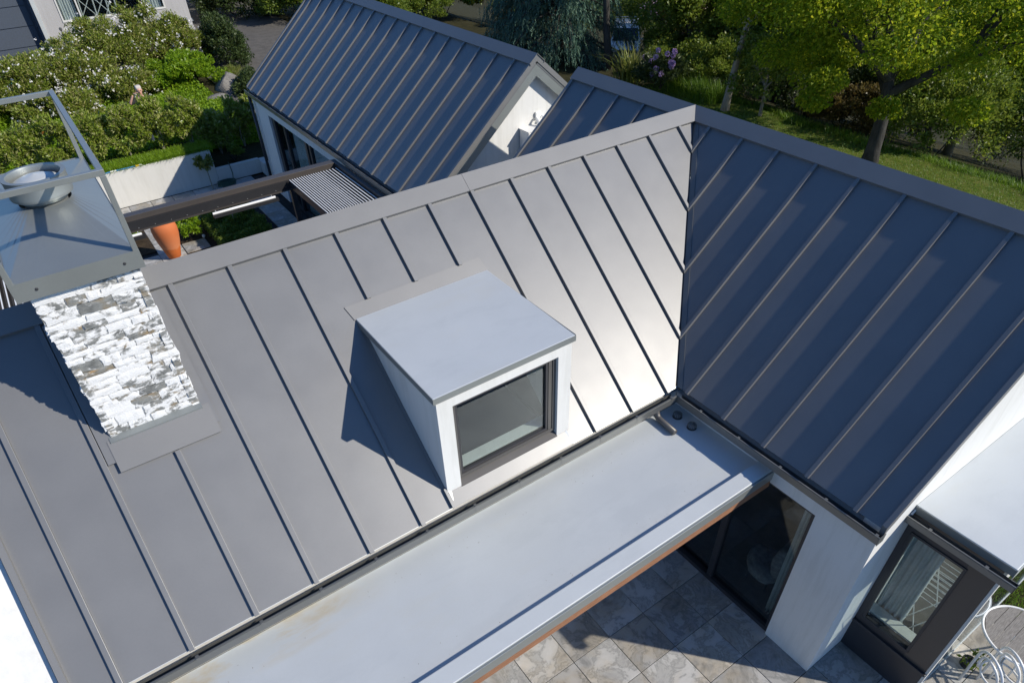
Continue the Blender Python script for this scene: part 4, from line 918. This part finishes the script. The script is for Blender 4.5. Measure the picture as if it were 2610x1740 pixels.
for xa in (-4.0,-3.42,-2.9,-2.55): MB().tube([(xa,NY+.6,1.6),(xa+.08,NY+.6,2.95)], .03, 6).obj('upright', 'white_enamel', dk)
for xa, xb in ((-4.0,-3.4),(-3.4,-2.8),(-3.0,-2.5)):
    MB().tube([(xa,NY+.58,2.9),(xb,NY+.58,2.1)], .018, 6).obj('brace', 'white_enamel', dk); MB().tube([(xb,NY+.56,2.9),(xa,NY+.56,2.1)], .018, 6).obj('brace', 'white_enamel', dk)
box('top', (-4.1,NY+.5,2.95), (-2.5,NY+1.1,2.99), 'white_enamel', dk)
lp = empty('garden_lamp', (-5.1,NY-.8,1)); tag(lp, 'small dark lamp on a stake in front of the neighbour wall', 'lamp')
MB().tube([(-5.12,NY-.6,.9),(-5.10,NY-.6,1.95)], .012, 6).obj('stake', 'black_plastic', lp); MB().lathe([(.02,1.9),(.06,1.95),(.06,2.02),(.0,2.06)], (-5.10,NY-.6,0), 10).obj('head', 'gutter_metal', lp)
bn = empty('garden_bin', (-7.9,26.5,1)); tag(bn, 'teal plastic garden bin at the left edge behind the flowering bush', 'bin')
MB().lathe([(.0,.9),(.18,.9),(.24,1.5),(.22,1.5),(.0,1.0)], (-7.9,27.2,0), 16).obj('tub', 'teal_plastic', bn); MB().lathe([(.24,1.5),(.26,1.52),(.24,1.54),(.22,1.52)], (-7.9,27.2,0), 16).obj('rim', 'teal_plastic', bn)
pv = sheet('forecourt', [(-12,25.5),(-6.4,25.5),(-6.4,31.3),(-12,31.3)], 'asphalt', .06)

# ------------------------------------------------------------------ person behind the hedge, hand raised to the brow
PX, PY = -4.60, 17.95; PZ = float(zg(-4.60,17.95))+.03; ps = empty('person', (PX,PY,PZ)); ps.rotation_euler = (0,0,0)
tag(ps, 'person in a black top shading their eyes behind the hedge', 'person')
def skin(name, verts, edges, radii, m, root=0, sub=2):
    me_ = bpy.data.meshes.new(name); me_.from_pydata([(PX+x,PY+y,PZ+z) for x,y,z in verts], edges, []); o = link(name, me_, m, ps)
    md = o.modifiers.new('skin','SKIN'); md.use_smooth_shade = True
    for k, sv in enumerate(me_.skin_vertices[0].data): sv.radius = (radii[k] if isinstance(radii[k], tuple) else (radii[k],)*2); sv.use_root = (k == root)
    sb = o.modifiers.new('sub','SUBSURF'); sb.levels = sb.render_levels = sub; return o
J = dict(pel=(0,0,.92), waist=(0,0,1.08), chest=(0,0,1.30), neckb=(0,0,1.46), neck=(0,-.01,1.54), head0=(0,-.03,1.60), head1=(0,-.035,1.68), head2=(0,-.02,1.76),
  shR=(-.19,0,1.42), elR=(-.40,-.16,1.38), wrR=(-.24,-.20,1.62), shL=(.19,0,1.42), elL=(.27,.03,1.14), wrL=(.27,-.05,.90),
  hipR=(-.10,0,.88), knR=(-.12,-.02,.49), anR=(-.12,.02,.09), toR=(-.13,-.14,.04), hipL=(.10,0,.88), knL=(.12,-.01,.49), anL=(.12,.03,.09), toL=(.13,-.13,.04))
nm = list(J); ix = {k:i for i,k in enumerate(nm)}
E_ = [('pel','waist'),('waist','chest'),('chest','neckb'),('neckb','neck'),('neck','head0'),('head0','head1'),('head1','head2'),('neckb','shR'),('shR','elR'),('elR','wrR'),('neckb','shL'),('shL','elL'),('elL','wrL'),('pel','hipR'),('hipR','knR'),('knR','anR'),('anR','toR'),('pel','hipL'),('hipL','knL'),('knL','anL'),('anL','toL')]
Rr = dict(pel=(.15,.11),waist=(.13,.10),chest=(.16,.11),neckb=.075,neck=.055,head0=.07,head1=.082,head2=.075,shR=.06,elR=.042,wrR=.03,shL=.06,elL=.042,wrL=.03,hipR=.085,knR=.055,anR=.04,toR=.035,hipL=.085,knL=.055,anL=.04,toL=.035)
body = skin('body', [J[k] for k in nm], [(ix[a],ix[b]) for a,b in E_], [Rr[k] for k in nm], 'skin', 0)
sn = ['pel','waist','chest','neckb','shR','elR','shL','elL','wrL']; six = {k:i for i,k in enumerate(sn)}
skin('shirt', [J[k] for k in sn], [(six[a],six[b]) for a,b in E_ if a in six and b in six], [(.165,.125),(.15,.115),(.18,.125),.085,.075,.056,.075,.056,.04], 'black_cloth', 0)
tn = ['pel','hipR','knR','anR','hipL','knL','anL']; tix = {k:i for i,k in enumerate(tn)}
skin('trousers', [J[k] for k in tn], [(tix[a],tix[b]) for a,b in E_ if a in tix and b in tix], [(.155,.12),.095,.068,.055,.095,.068,.055], 'blue_jean', 0)
# hands, five fingers each, rooted in the palm
def hand(name, w, fwd, side, curl):
    w, fwd, side = Vector(w), Vector(fwd).normalized(), Vector(side).normalized(); dn = fwd.cross(side).normalized()*curl
    V_ = [w, w+fwd*.045, w+fwd*.085]; Ed = [(0,1),(1,2)]; Ra = [.024,(.034,.016),(.034,.014)]
    for k, (off, ln) in enumerate(((-.030,.066),(-.010,.076),(.010,.072),(.029,.056))):
        b0 = len(V_); V_ += [w+fwd*.085+side*off, w+fwd*(.085+ln*.5)+side*off*1.1+dn*.008, w+fwd*(.085+ln)+side*off*1.1+dn*.028]; Ed += [(2,b0),(b0,b0+1),(b0+1,b0+2)]; Ra += [.0095,.009,.0075]
    b0 = len(V_); V_ += [w+fwd*.03-side*.035, w+fwd*.06-side*.055+dn*.01, w+fwd*.085-side*.058+dn*.02]; Ed += [(1,b0),(b0,b0+1),(b0+1,b0+2)]; Ra += [.012,.010,.009]
    return skin(name, [tuple(q) for q in V_], Ed, Ra, 'skin', 0, 1)
hand('hand', (-.225,-.205,1.64), (.85,.10,.28), (0,.6,-.2), -1); hand('hand', (.27,-.055,.88), (0,-.15,-1), (0,1,0), 1)
lump('hair', (PX,PY+.015,PZ+1.755), (.088,.10,.065), 'hair', ps, 5, .05)
for s in (-1,1):
    lump('ear', (PX+s*.083,PY-.02,PZ+1.675), (.014,.022,.032), 'skin', ps, 6, .02); lump('eye', (PX+s*.03,PY-.108,PZ+1.69), (.013,.010,.010), 'black_plastic', ps, 7, 0)
lump('nose', (PX,PY-.122,PZ+1.655), (.014,.020,.024), 'skin', ps, 8, .02); lump('mouth', (PX,PY-.105,PZ+1.612), (.024,.010,.007), 'terracotta', ps, 9, 0)

# ------------------------------------------------------------------ east garden: trees and shrubs beyond the wing
def zb_(x, y): return float(zg(x, y))
tree('shade_tree', 'big yellow green tree with thick trunk rising behind the wing ridge', (12.85,3.85,-.05), (.06,.02,1), 2.3, .21, 'bark_dark', 'leaf_maple', 105000, .105, .06, (5.2,5.2,3.2), 301, 4, 60, cs=.14, spread=1.0, lift=.9)
tree('pale_trunk_tree', 'slender tree with pale trunk behind the corner of the two ridges', (13.2,9.9,-.05), (.08,.0,1), 3.2, .13, 'bark_pale', 'leaf_maple', 40000, .10, .055, (2.8,2.8,2.4), 302, 3, 46, cs=.17, lift=.8)
tree('dark_trunk_tree', 'tall thin dark trunk tree in front of the parked car', (13.75,16.9,-.1), (.0,.02,1), 4.2, .16, 'bark_dark', 'leaf_mid', 9000, .14, .08, (2.6,2.6,2.4), 303, 3, 40, cs=.2, lift=1.0)
tree('multi_stem_tree', 'small pale multi stemmed tree beside the pale trunk', (13.7,8.7,-.05), (.02,.0,1), 1.1, .06, 'bark_pale', 'leaf_mid', 4000, .12, .07, (1.5,1.5,1.4), 304, 3, 26, cs=.22)
far_trees = [((19.5,10.5),4.6,'leaf_maple','leafy yellow green tree behind the big shade tree'),((17.5,15.5),4.4,'leaf_mid','green tree behind the slender pale trunk'),((22.0,5.5),4.8,'leaf_maple','bright yellow green tree at the far right edge'),((23.5,15.0),5.2,'leaf_mid','tall green tree in the middle distance right of the car'),((25.0,21.8),4.4,'leaf_copper','copper tinged tree above the parked car'),((28.5,22.5),5.6,'leaf_mid','distant green tree on the slope above the car'),((30,10),6.0,'leaf_mid','distant green tree at the top right'),((20.5,-3.5),4.0,'leaf_dark','dark conifer like tree at the right edge over the path'),((27,31),5.5,'leaf_mid','distant tree behind the blue cedar'),((17,29.5),4.2,'leaf_mid','green tree behind the outbuilding ridge'),((12.0,33),4.4,'leaf_maple','light green tree at the top centre beyond the hedge')]
for k, ((x,y),r,lm,lb) in enumerate(far_trees):
    tree('garden_tree', lb, (x,y,zb_(x,y)), (random.Random(k).uniform(-.1,.1),0,1), r*.42, .17, ('bark_dark','bark_grey','bark_pale')[k%3], lm, 36000, .14, .08, (r*.72,r*.72,r*.62), 320+k, 3, 46, cs=.18, group='trees in the garden beyond the house')
under = [((15.6,6.6),(1.5,1.6,.9),'leaf_copper','bronze leaved low shrub under the big tree'),((16.2,9.2),(1.6,1.8,1.3),'leaf_dark','dark shrub between the pale trunks'),((15.6,12.2),(1.7,1.7,1.2),'leaf_mid','green shrub behind the lilac flowers'),((16.3,3.6),(1.8,1.7,1.8),'leaf_mid','tall grey green shrub right of the thick trunk'),((18.6,1.4),(1.8,1.6,2.0),'leaf_mid','large shrub overhanging the dark path'),((16.6,-3.4),(1.8,1.7,.8),'leaf_mid','spreading conifer shrub at the right edge of the lawn'),((19.4,7.6),(1.9,1.9,1.6),'leaf_dark','dark shrub mass behind the bronze shrub'),((18.8,13.6),(2.0,1.9,1.5),'leaf_copper','copper shrub mass behind the green shrub'),((19.2,18.2),(1.4,1.4,1.0),'leaf_mid','shrub beside the parked car'),((20.5,17.6),(2.0,2.0,1.5),'leaf_dark','dark shrub right of the parked car'),((19.6,27.6),(2.0,2.0,1.7),'leaf_mid','green shrub left of the parked car'),((24.5,10.5),(2.5,2.5,2.0),'leaf_dark','dark shrub mass in the trees behind'),((27.0,16.5),(2.6,2.6,2.2),'leaf_mid','shrub mass far behind the pale trunk'),((25.0,3.0),(2.6,2.6,2.2),'leaf_dark','dark shrub mass at the far right'),((22.5,-1.0),(2.4,2.4,2.2),'leaf_dark','dark shrub mass beyond the path'),((14.8,14.6),(.9,.9,.7),'leaf_mid','low grassy shrub behind the flax'),((30.5,27.5),(2.8,2.8,2.4),'leaf_mid','far shrub mass above the car'),((33,18),(3.2,3.2,2.8),'leaf_dark','far dark shrub mass at the top'),((35,8),(3.4,3.4,3.0),'leaf_mid','far shrub mass at the top right'),((24,33),(3.0,3.0,2.6),'leaf_mid','far shrub mass behind the cedar'),((16.5,36),(3.0,2.6,2.4),'leaf_mid','far shrub mass beyond the outbuilding'),((11.6,29.6),(1.9,1.8,1.2),'leaf_mid','low green shrub just above the outbuilding ridge cap'),((14.2,31.4),(2.0,1.9,1.3),'leaf_flax','straw coloured shrub above the outbuilding ridge'),((9.6,35),(2.4,2.0,1.6),'leaf_mid','green shrub beyond the driveway hedge'),((16.2,26.4),(1.6,1.6,1.0),'leaf_copper','bronze shrub left of the cedar'),((20.5,31.5),(2.4,2.2,1.8),'leaf_mid','green shrub behind the left side of the cedar')]
for k, ((x,y),r,lm,lb) in enumerate(under):
    zb = zb_(x,y); shrub('garden_shrub', lb, (x,y,zb+r[2]*.75), r, 14000, .12, .055, lm, 400+k, 60, .24, group='shrubs under the trees beyond the house')
# weeping blue cedar
cz = (13.6,20.2); cb = zb_(*cz); cdr = empty('blue_cedar', (*cz,cb)); tag(cdr, 'weeping blue green cedar with drooping branches behind the outbuilding gable', 'tree')
rr = random.Random(55); rng = np.random.default_rng(55); mb = MB(); P = []; D = []
mb.tube([(cz[0],cz[1],cb-.3),(cz[0]+.1,cz[1],cb+3),(cz[0],cz[1]+.1,cb+6.2)], [.3,.2,.06], 10)
for k in range(130):
    hz_ = cb+.5+5.2*(k/130)**1.0; a_ = rr.uniform(0,2*pi); ln = (4.9-3.5*(k/130))*rr.uniform(.7,1.05); pts = []
    for s in np.linspace(0,1,9): pts.append(Vector((cz[0]+cos(a_)*ln*s, cz[1]+sin(a_)*ln*s, hz_+.5*s-1.7*s*s*ln/3.4)))
    mb.tube(pts, [.05*(1-.85*s) for s in np.linspace(0,1,9)], 5)
    for j in range(2, 9):
        for q in range(9):
            p0 = pts[j]+Vector((rr.gauss(0,.26),rr.gauss(0,.26),rr.gauss(0,.05))); L_ = rr.uniform(.2,.75); dr_ = Vector((cos(a_)*.35+rr.gauss(0,.25), sin(a_)*.35+rr.gauss(0,.25), -1)).normalized()
            for t_ in np.arange(0, L_, .055): P.append(p0+dr_*t_+Vector((rr.gauss(0,.015),rr.gauss(0,.015),0))); D.append(dr_+Vector((rr.gauss(0,.55),rr.gauss(0,.55),rr.gauss(0,.3))))
mb.obj('trunk', 'bark_dark', cdr, smooth=True); P = np.array([tuple(p) for p in P]); D = unit(np.array([tuple(p) for p in D]))
me_ = leafmesh('crown', P, D, .15, .034, rng); me_.materials.append(MATS['leaf_cedar']); link('crown', me_, None, cdr)
# flax clump, lilac rhododendron, grasses at the lawn edge
fx = empty('flax_clump', (12.9,14.7,zb_(12.9,14.7))); tag(fx, 'spiky yellow green flax clump below the parked car', 'flax')
P = np.stack([12.95+.22*rng.normal(size=170), 14.75+.22*rng.normal(size=170), np.full(170,-.05)],1); blades('leaves', fx, P, 1.35, .055, .75, 'leaf_flax', rng, 5)
rh = shrub('rhododendron', 'dark leaved rhododendron with round lilac flower heads behind the wing ridge', (13.25,13.3,.62), (.85,1.0,.75), 4500, .14, .045, 'leaf_dark', 501, 30, .3)
rg = np.random.default_rng(9); Pc, out = crown_points((13.25,13.3,.66), (.86,1.0,.76), 26, rg, 26, .1, .95, .1)
for q in Pc:
    n = 60; P = q+unit(rg.normal(size=(n,3)))*.085; me_ = leafmesh('flower_head', P, unit(P-q+.5*rg.normal(size=(n,3))*.1), .06, .06, rg, .1); me_.materials.append(MATS['petal_lilac']); link('flower_head', me_, None, rh)
lt = shrub('lilac_tree', 'small tree with sprays of lilac flowers above the parked car', (19.8,19.3,1.0), (1.5,1.5,1.3), 3500, .14, .07, 'leaf_copper', 502, 30, .3)
Pc, out = crown_points((19.8,19.3,1.1), (1.5,1.5,1.3), 900, rg, 26, .14, .9, .1); me_ = leafmesh('flowers', Pc, out, .10, .07, rg); me_.materials.append(MATS['petal_lilac']); tag(link('flowers', me_, None, lt), kind='stuff')
n = 9000; yy = -6+20*rg.random(n); P = np.stack([14.45+.2*rg.normal(size=n)+.25*np.sin(yy*.8)+.2*np.sin(yy*2.3), yy, np.zeros(n)],1); P[:,2] = zg(P[:,0],P[:,1])
tag(blades('long_grass', None, P, .27, .016, .8, 'leaf_grass', rg), 'long unmown grass along the lawn edge under the trees', 'grass', kind='stuff')
n = 60000; P = np.stack([11+3.7*rg.random(n), -6+20*rg.random(n), np.zeros(n)],1); P[:,2] = zg(P[:,0],P[:,1])+.02
tag(blades('lawn_grass', None, P, .05, .012, .6, 'leaf_grass', rg, 1), 'short mown grass of the lawn behind the wing ridge', 'grass', kind='stuff')
n = 1500; P = np.stack([13.2+.9*rg.random(n), 10.6+2.2*rg.random(n), np.zeros(n)],1); P[:,2] = zg(P[:,0],P[:,1])
tag(blades('iris_leaves', None, P, .75, .03, .6, 'leaf_grass', rg, 4), 'strappy iris like leaves along the bed behind the ridge corner', 'plants', kind='stuff')
n = 16000; P = np.stack([.42+2.4*rg.random(n), -9+2.9*rg.random(n), np.full(n,-.05)],1)
tag(blades('lawn_grass', None, P, .06, .01, .6, 'leaf_grass', rg, 1), 'short green lawn in the bottom right corner by the table', 'grass', kind='stuff')

# ------------------------------------------------------------------ parked car, seen from the front
cx_, cy_ = 23.8, 26.5; cz_ = zb_(cx_, cy_); car = empty('parked_car', (cx_,cy_,cz_)); tag(car, 'silver white four wheel drive parked under the trees behind a trunk', 'car')
fwd = Vector((-7.6-cx_, -6.5-cy_, 0)).normalized(); sdv = Vector((-fwd.y, fwd.x, 0)); up = Vector((0,0,1)); o0 = Vector((cx_,cy_,cz_))
def cp(a, b, c): return tuple(o0+fwd*a+sdv*b+up*c)
def carprism(name, prof, w0, w1, m, parent=car, bevel=0):   # prof: (along, up, half width)
    return MB().prism([cp(a,-hw,c) for a,c,hw in prof], [cp(a,hw,c) for a,c,hw in prof]).obj(name, m, parent, bevel=bevel)
cbd = carprism('body', [(2.25,.45,.82),(2.3,.75,.84),(2.2,1.0,.84),(1.05,1.12,.88),(.45,1.75,.72),(-2.0,1.78,.72),(-2.25,1.1,.88),(-2.3,.45,.86)], 0, 0, 'car_paint', bevel=.05)
MB().prism([cp(.98,-.76,1.17),cp(.98,.76,1.17),cp(.50,.66,1.72),cp(.50,-.66,1.72)], [cp(.94,-.76,1.13),cp(.94,.76,1.13),cp(.46,.66,1.68),cp(.46,-.66,1.68)]).obj('windscreen', 'car_glass', car).location = tuple(fwd*.05+up*.03)
for s in (-1,1):
    MB().prism([cp(.55,s*.83,1.2),cp(-1.9,s*.85,1.2),cp(-1.8,s*.75,1.68),cp(.3,s*.74,1.68)], [cp(.55,s*.86,1.2),cp(-1.9,s*.88,1.2),cp(-1.8,s*.78,1.68),cp(.3,s*.77,1.68)]).obj('side_window', 'car_glass', car)
    hl = MB().prism([cp(2.24,s*.50,.80),cp(2.24,s*.80,.80),cp(2.22,s*.80,.95),cp(2.22,s*.50,.95)], [cp(2.34,s*.50,.80),cp(2.32,s*.80,.80),cp(2.30,s*.80,.95),cp(2.32,s*.50,.95)]).obj('headlight', 'lamp_lens', car)
    MB().tube([cp(.75,s*.9,1.2),cp(.78,s*1.05,1.25)], [.03,.09], 8).obj('mirror', 'white_enamel', car)
    for a_ in (1.45,-1.45):
        w_ = MB().tube([cp(a_,s*.68,.36),cp(a_,s*.90,.36)], .37, 20).obj('wheel', 'tyre_rubber', car); MB().tube([cp(a_,s*.89,.36),cp(a_,s*.915,.36)], .21, 14).obj('rim', 'pale_metal', w_)
MB().prism([cp(2.31,-.46,.80),cp(2.31,.46,.80),cp(2.28,.46,.96),cp(2.28,-.46,.96)], [cp(2.35,-.46,.80),cp(2.35,.46,.80),cp(2.31,.46,.96),cp(2.31,-.46,.96)]).obj('grille', 'black_plastic', car)
carprism('bumper', [(2.3,.42,.86),(2.42,.45,.80),(2.42,.62,.80),(2.3,.68,.86)], 0, 0, 'pale_metal', bevel=.02)
for b in (-.62,.62): MB().tube([cp(.2,b,1.86),cp(-1.8,b,1.86)], .02, 6).obj('roof_bar', 'pale_metal', car)
for a_ in (.1,-.5,-1.1,-1.7): MB().tube([cp(a_,-.7,1.9),cp(a_,.7,1.9)], .02, 6).obj('roof_bar', 'pale_metal', car)
tag(sheet('parking_pad', None, 'asphalt', .05, ((20.5,29),(22.5,33))), kind='structure')

# ------------------------------------------------------------------ bistro table and chairs, bottom right
tc = (-.55,-6.55); bt = empty('bistro_table', (*tc,0)); tag(bt, 'round weathered timber table with white metal rim on the patio', 'table')
for k in range(7):
    y0 = -.40+.8*k/7; y1 = y0+.8/7-.006; mb = MB(); top = []
    for y in (y0,y1): top.append(sqrt(max(0,.40**2-y*y)))
    if min(top) < .02: top = [max(.10,t_) for t_ in top]
    MB().prism([(tc[0]-top[0],tc[1]+y0,.725),(tc[0]+top[0],tc[1]+y0,.725),(tc[0]+top[1],tc[1]+y1,.725),(tc[0]-top[1],tc[1]+y1,.725)], [(tc[0]-top[0],tc[1]+y0,.70),(tc[0]+top[0],tc[1]+y0,.70),(tc[0]+top[1],tc[1]+y1,.70),(tc[0]-top[1],tc[1]+y1,.70)]).obj('slat', 'weathered_timber', bt)
circ = [(tc[0]+.41*cos(2*pi*k/48), tc[1]+.41*sin(2*pi*k/48), .715) for k in range(49)]
MB().tube(circ, .016, 8, cap=False).obj('rim', 'white_enamel', bt, smooth=True)
for k in range(3):
    a_ = 2*pi*k/3+.4; MB().tube([(tc[0]+.36*cos(a_),tc[1]+.36*sin(a_),.70),(tc[0]+.06*cos(a_),tc[1]+.06*sin(a_),.36),(tc[0]+.33*cos(a_),tc[1]+.33*sin(a_),.0)], .013, 8).obj('leg', 'white_enamel', bt, smooth=True)
def bistro_chair(label, c, ang, dz=0):
    t_ = empty('bistro_chair', (*c,0)); tag(t_, label, 'chair', 'white tubular chairs beside the round table')
    def q(a, b, z): return (c[0]+a*cos(ang)-b*sin(ang), c[1]+a*sin(ang)+b*cos(ang), z+(dz if z > .1 else 0))
    MB().tube([q(.20*cos(s),.20*sin(s),.45) for s in np.linspace(0,2*pi,25)], .013, 8, cap=False).obj('seat_ring', 'white_enamel', t_, smooth=True)
    for k in range(5):
        y = -.16+.08*k; x = sqrt(.19**2-y*y); MB().box((-x,y-.028,.443),(x,y+.028,.457)).obj('slat', 'weathered_timber', t_).matrix_world = Matrix.Translation((c[0],c[1],dz)) @ Matrix.Rotation(ang,4,'Z')
    for r_, zt in ((.205,.88),(.15,.80)):
        arc = [q(-.17,-r_,.0 if r_ > .2 else .45)]+[q(-.19-.06*sin(s)*1.2, -r_*cos(s), .45+(zt-.45)*sin(s)**.6) for s in np.linspace(.15,pi-.15,18)]+[q(-.17,r_,.0 if r_ > .2 else .45)]
        MB().tube(arc, .016, 8).obj('back_hoop', 'white_enamel', t_, smooth=True)
    for b in (-.16,.16): MB().tube([q(.13,b,.45),q(.20,b*1.15,0)], .012, 8).obj('leg', 'white_enamel', t_, smooth=True)
bistro_chair('white tubular bistro chair nearest the bay window', (-1.02,-6.64), radians(-30)); bistro_chair('white tubular bistro chair nearest the bottom right corner', (-.84,-6.76), radians(-30), .07)
pl = empty('potted_plant', (-.72,-6.36,0)); tag(pl, 'small straggly potted plant between the bay wall and the table', 'plant')
MB().lathe([(.0,0),(.08,0),(.085,.1),(.075,.1),(.0,.08)], (-.80,-6.33,0), 16).obj('pot', 'black_plastic', pl); foliage('foliage', pl, (-.82,-6.36,.2), (.13,.13,.12), 90, .06, .03, 'leaf_mid', np.random.default_rng(3), 10, .4)

# leaf litter and small debris on roofs and paving (tiny, uncountable)
n = 260; P = np.stack([-9+6*rg.random(n), -3.75+1.1*rg.random(n), np.full(n,FLZ+.002)],1); P = P[(np.abs(P[:,1]+3.2) > .35)]
me_ = leafmesh('debris', P, unit(np.stack([rg.normal(size=len(P)),rg.normal(size=len(P)),.02*rg.normal(size=len(P))],1)), .012, .005, rg, .02); me_.materials.append(MATS['dead_leaf'])
tag(link('debris', me_, None), 'tiny specks of leaf litter on the flat canopy roof', 'leaf litter', kind='stuff')
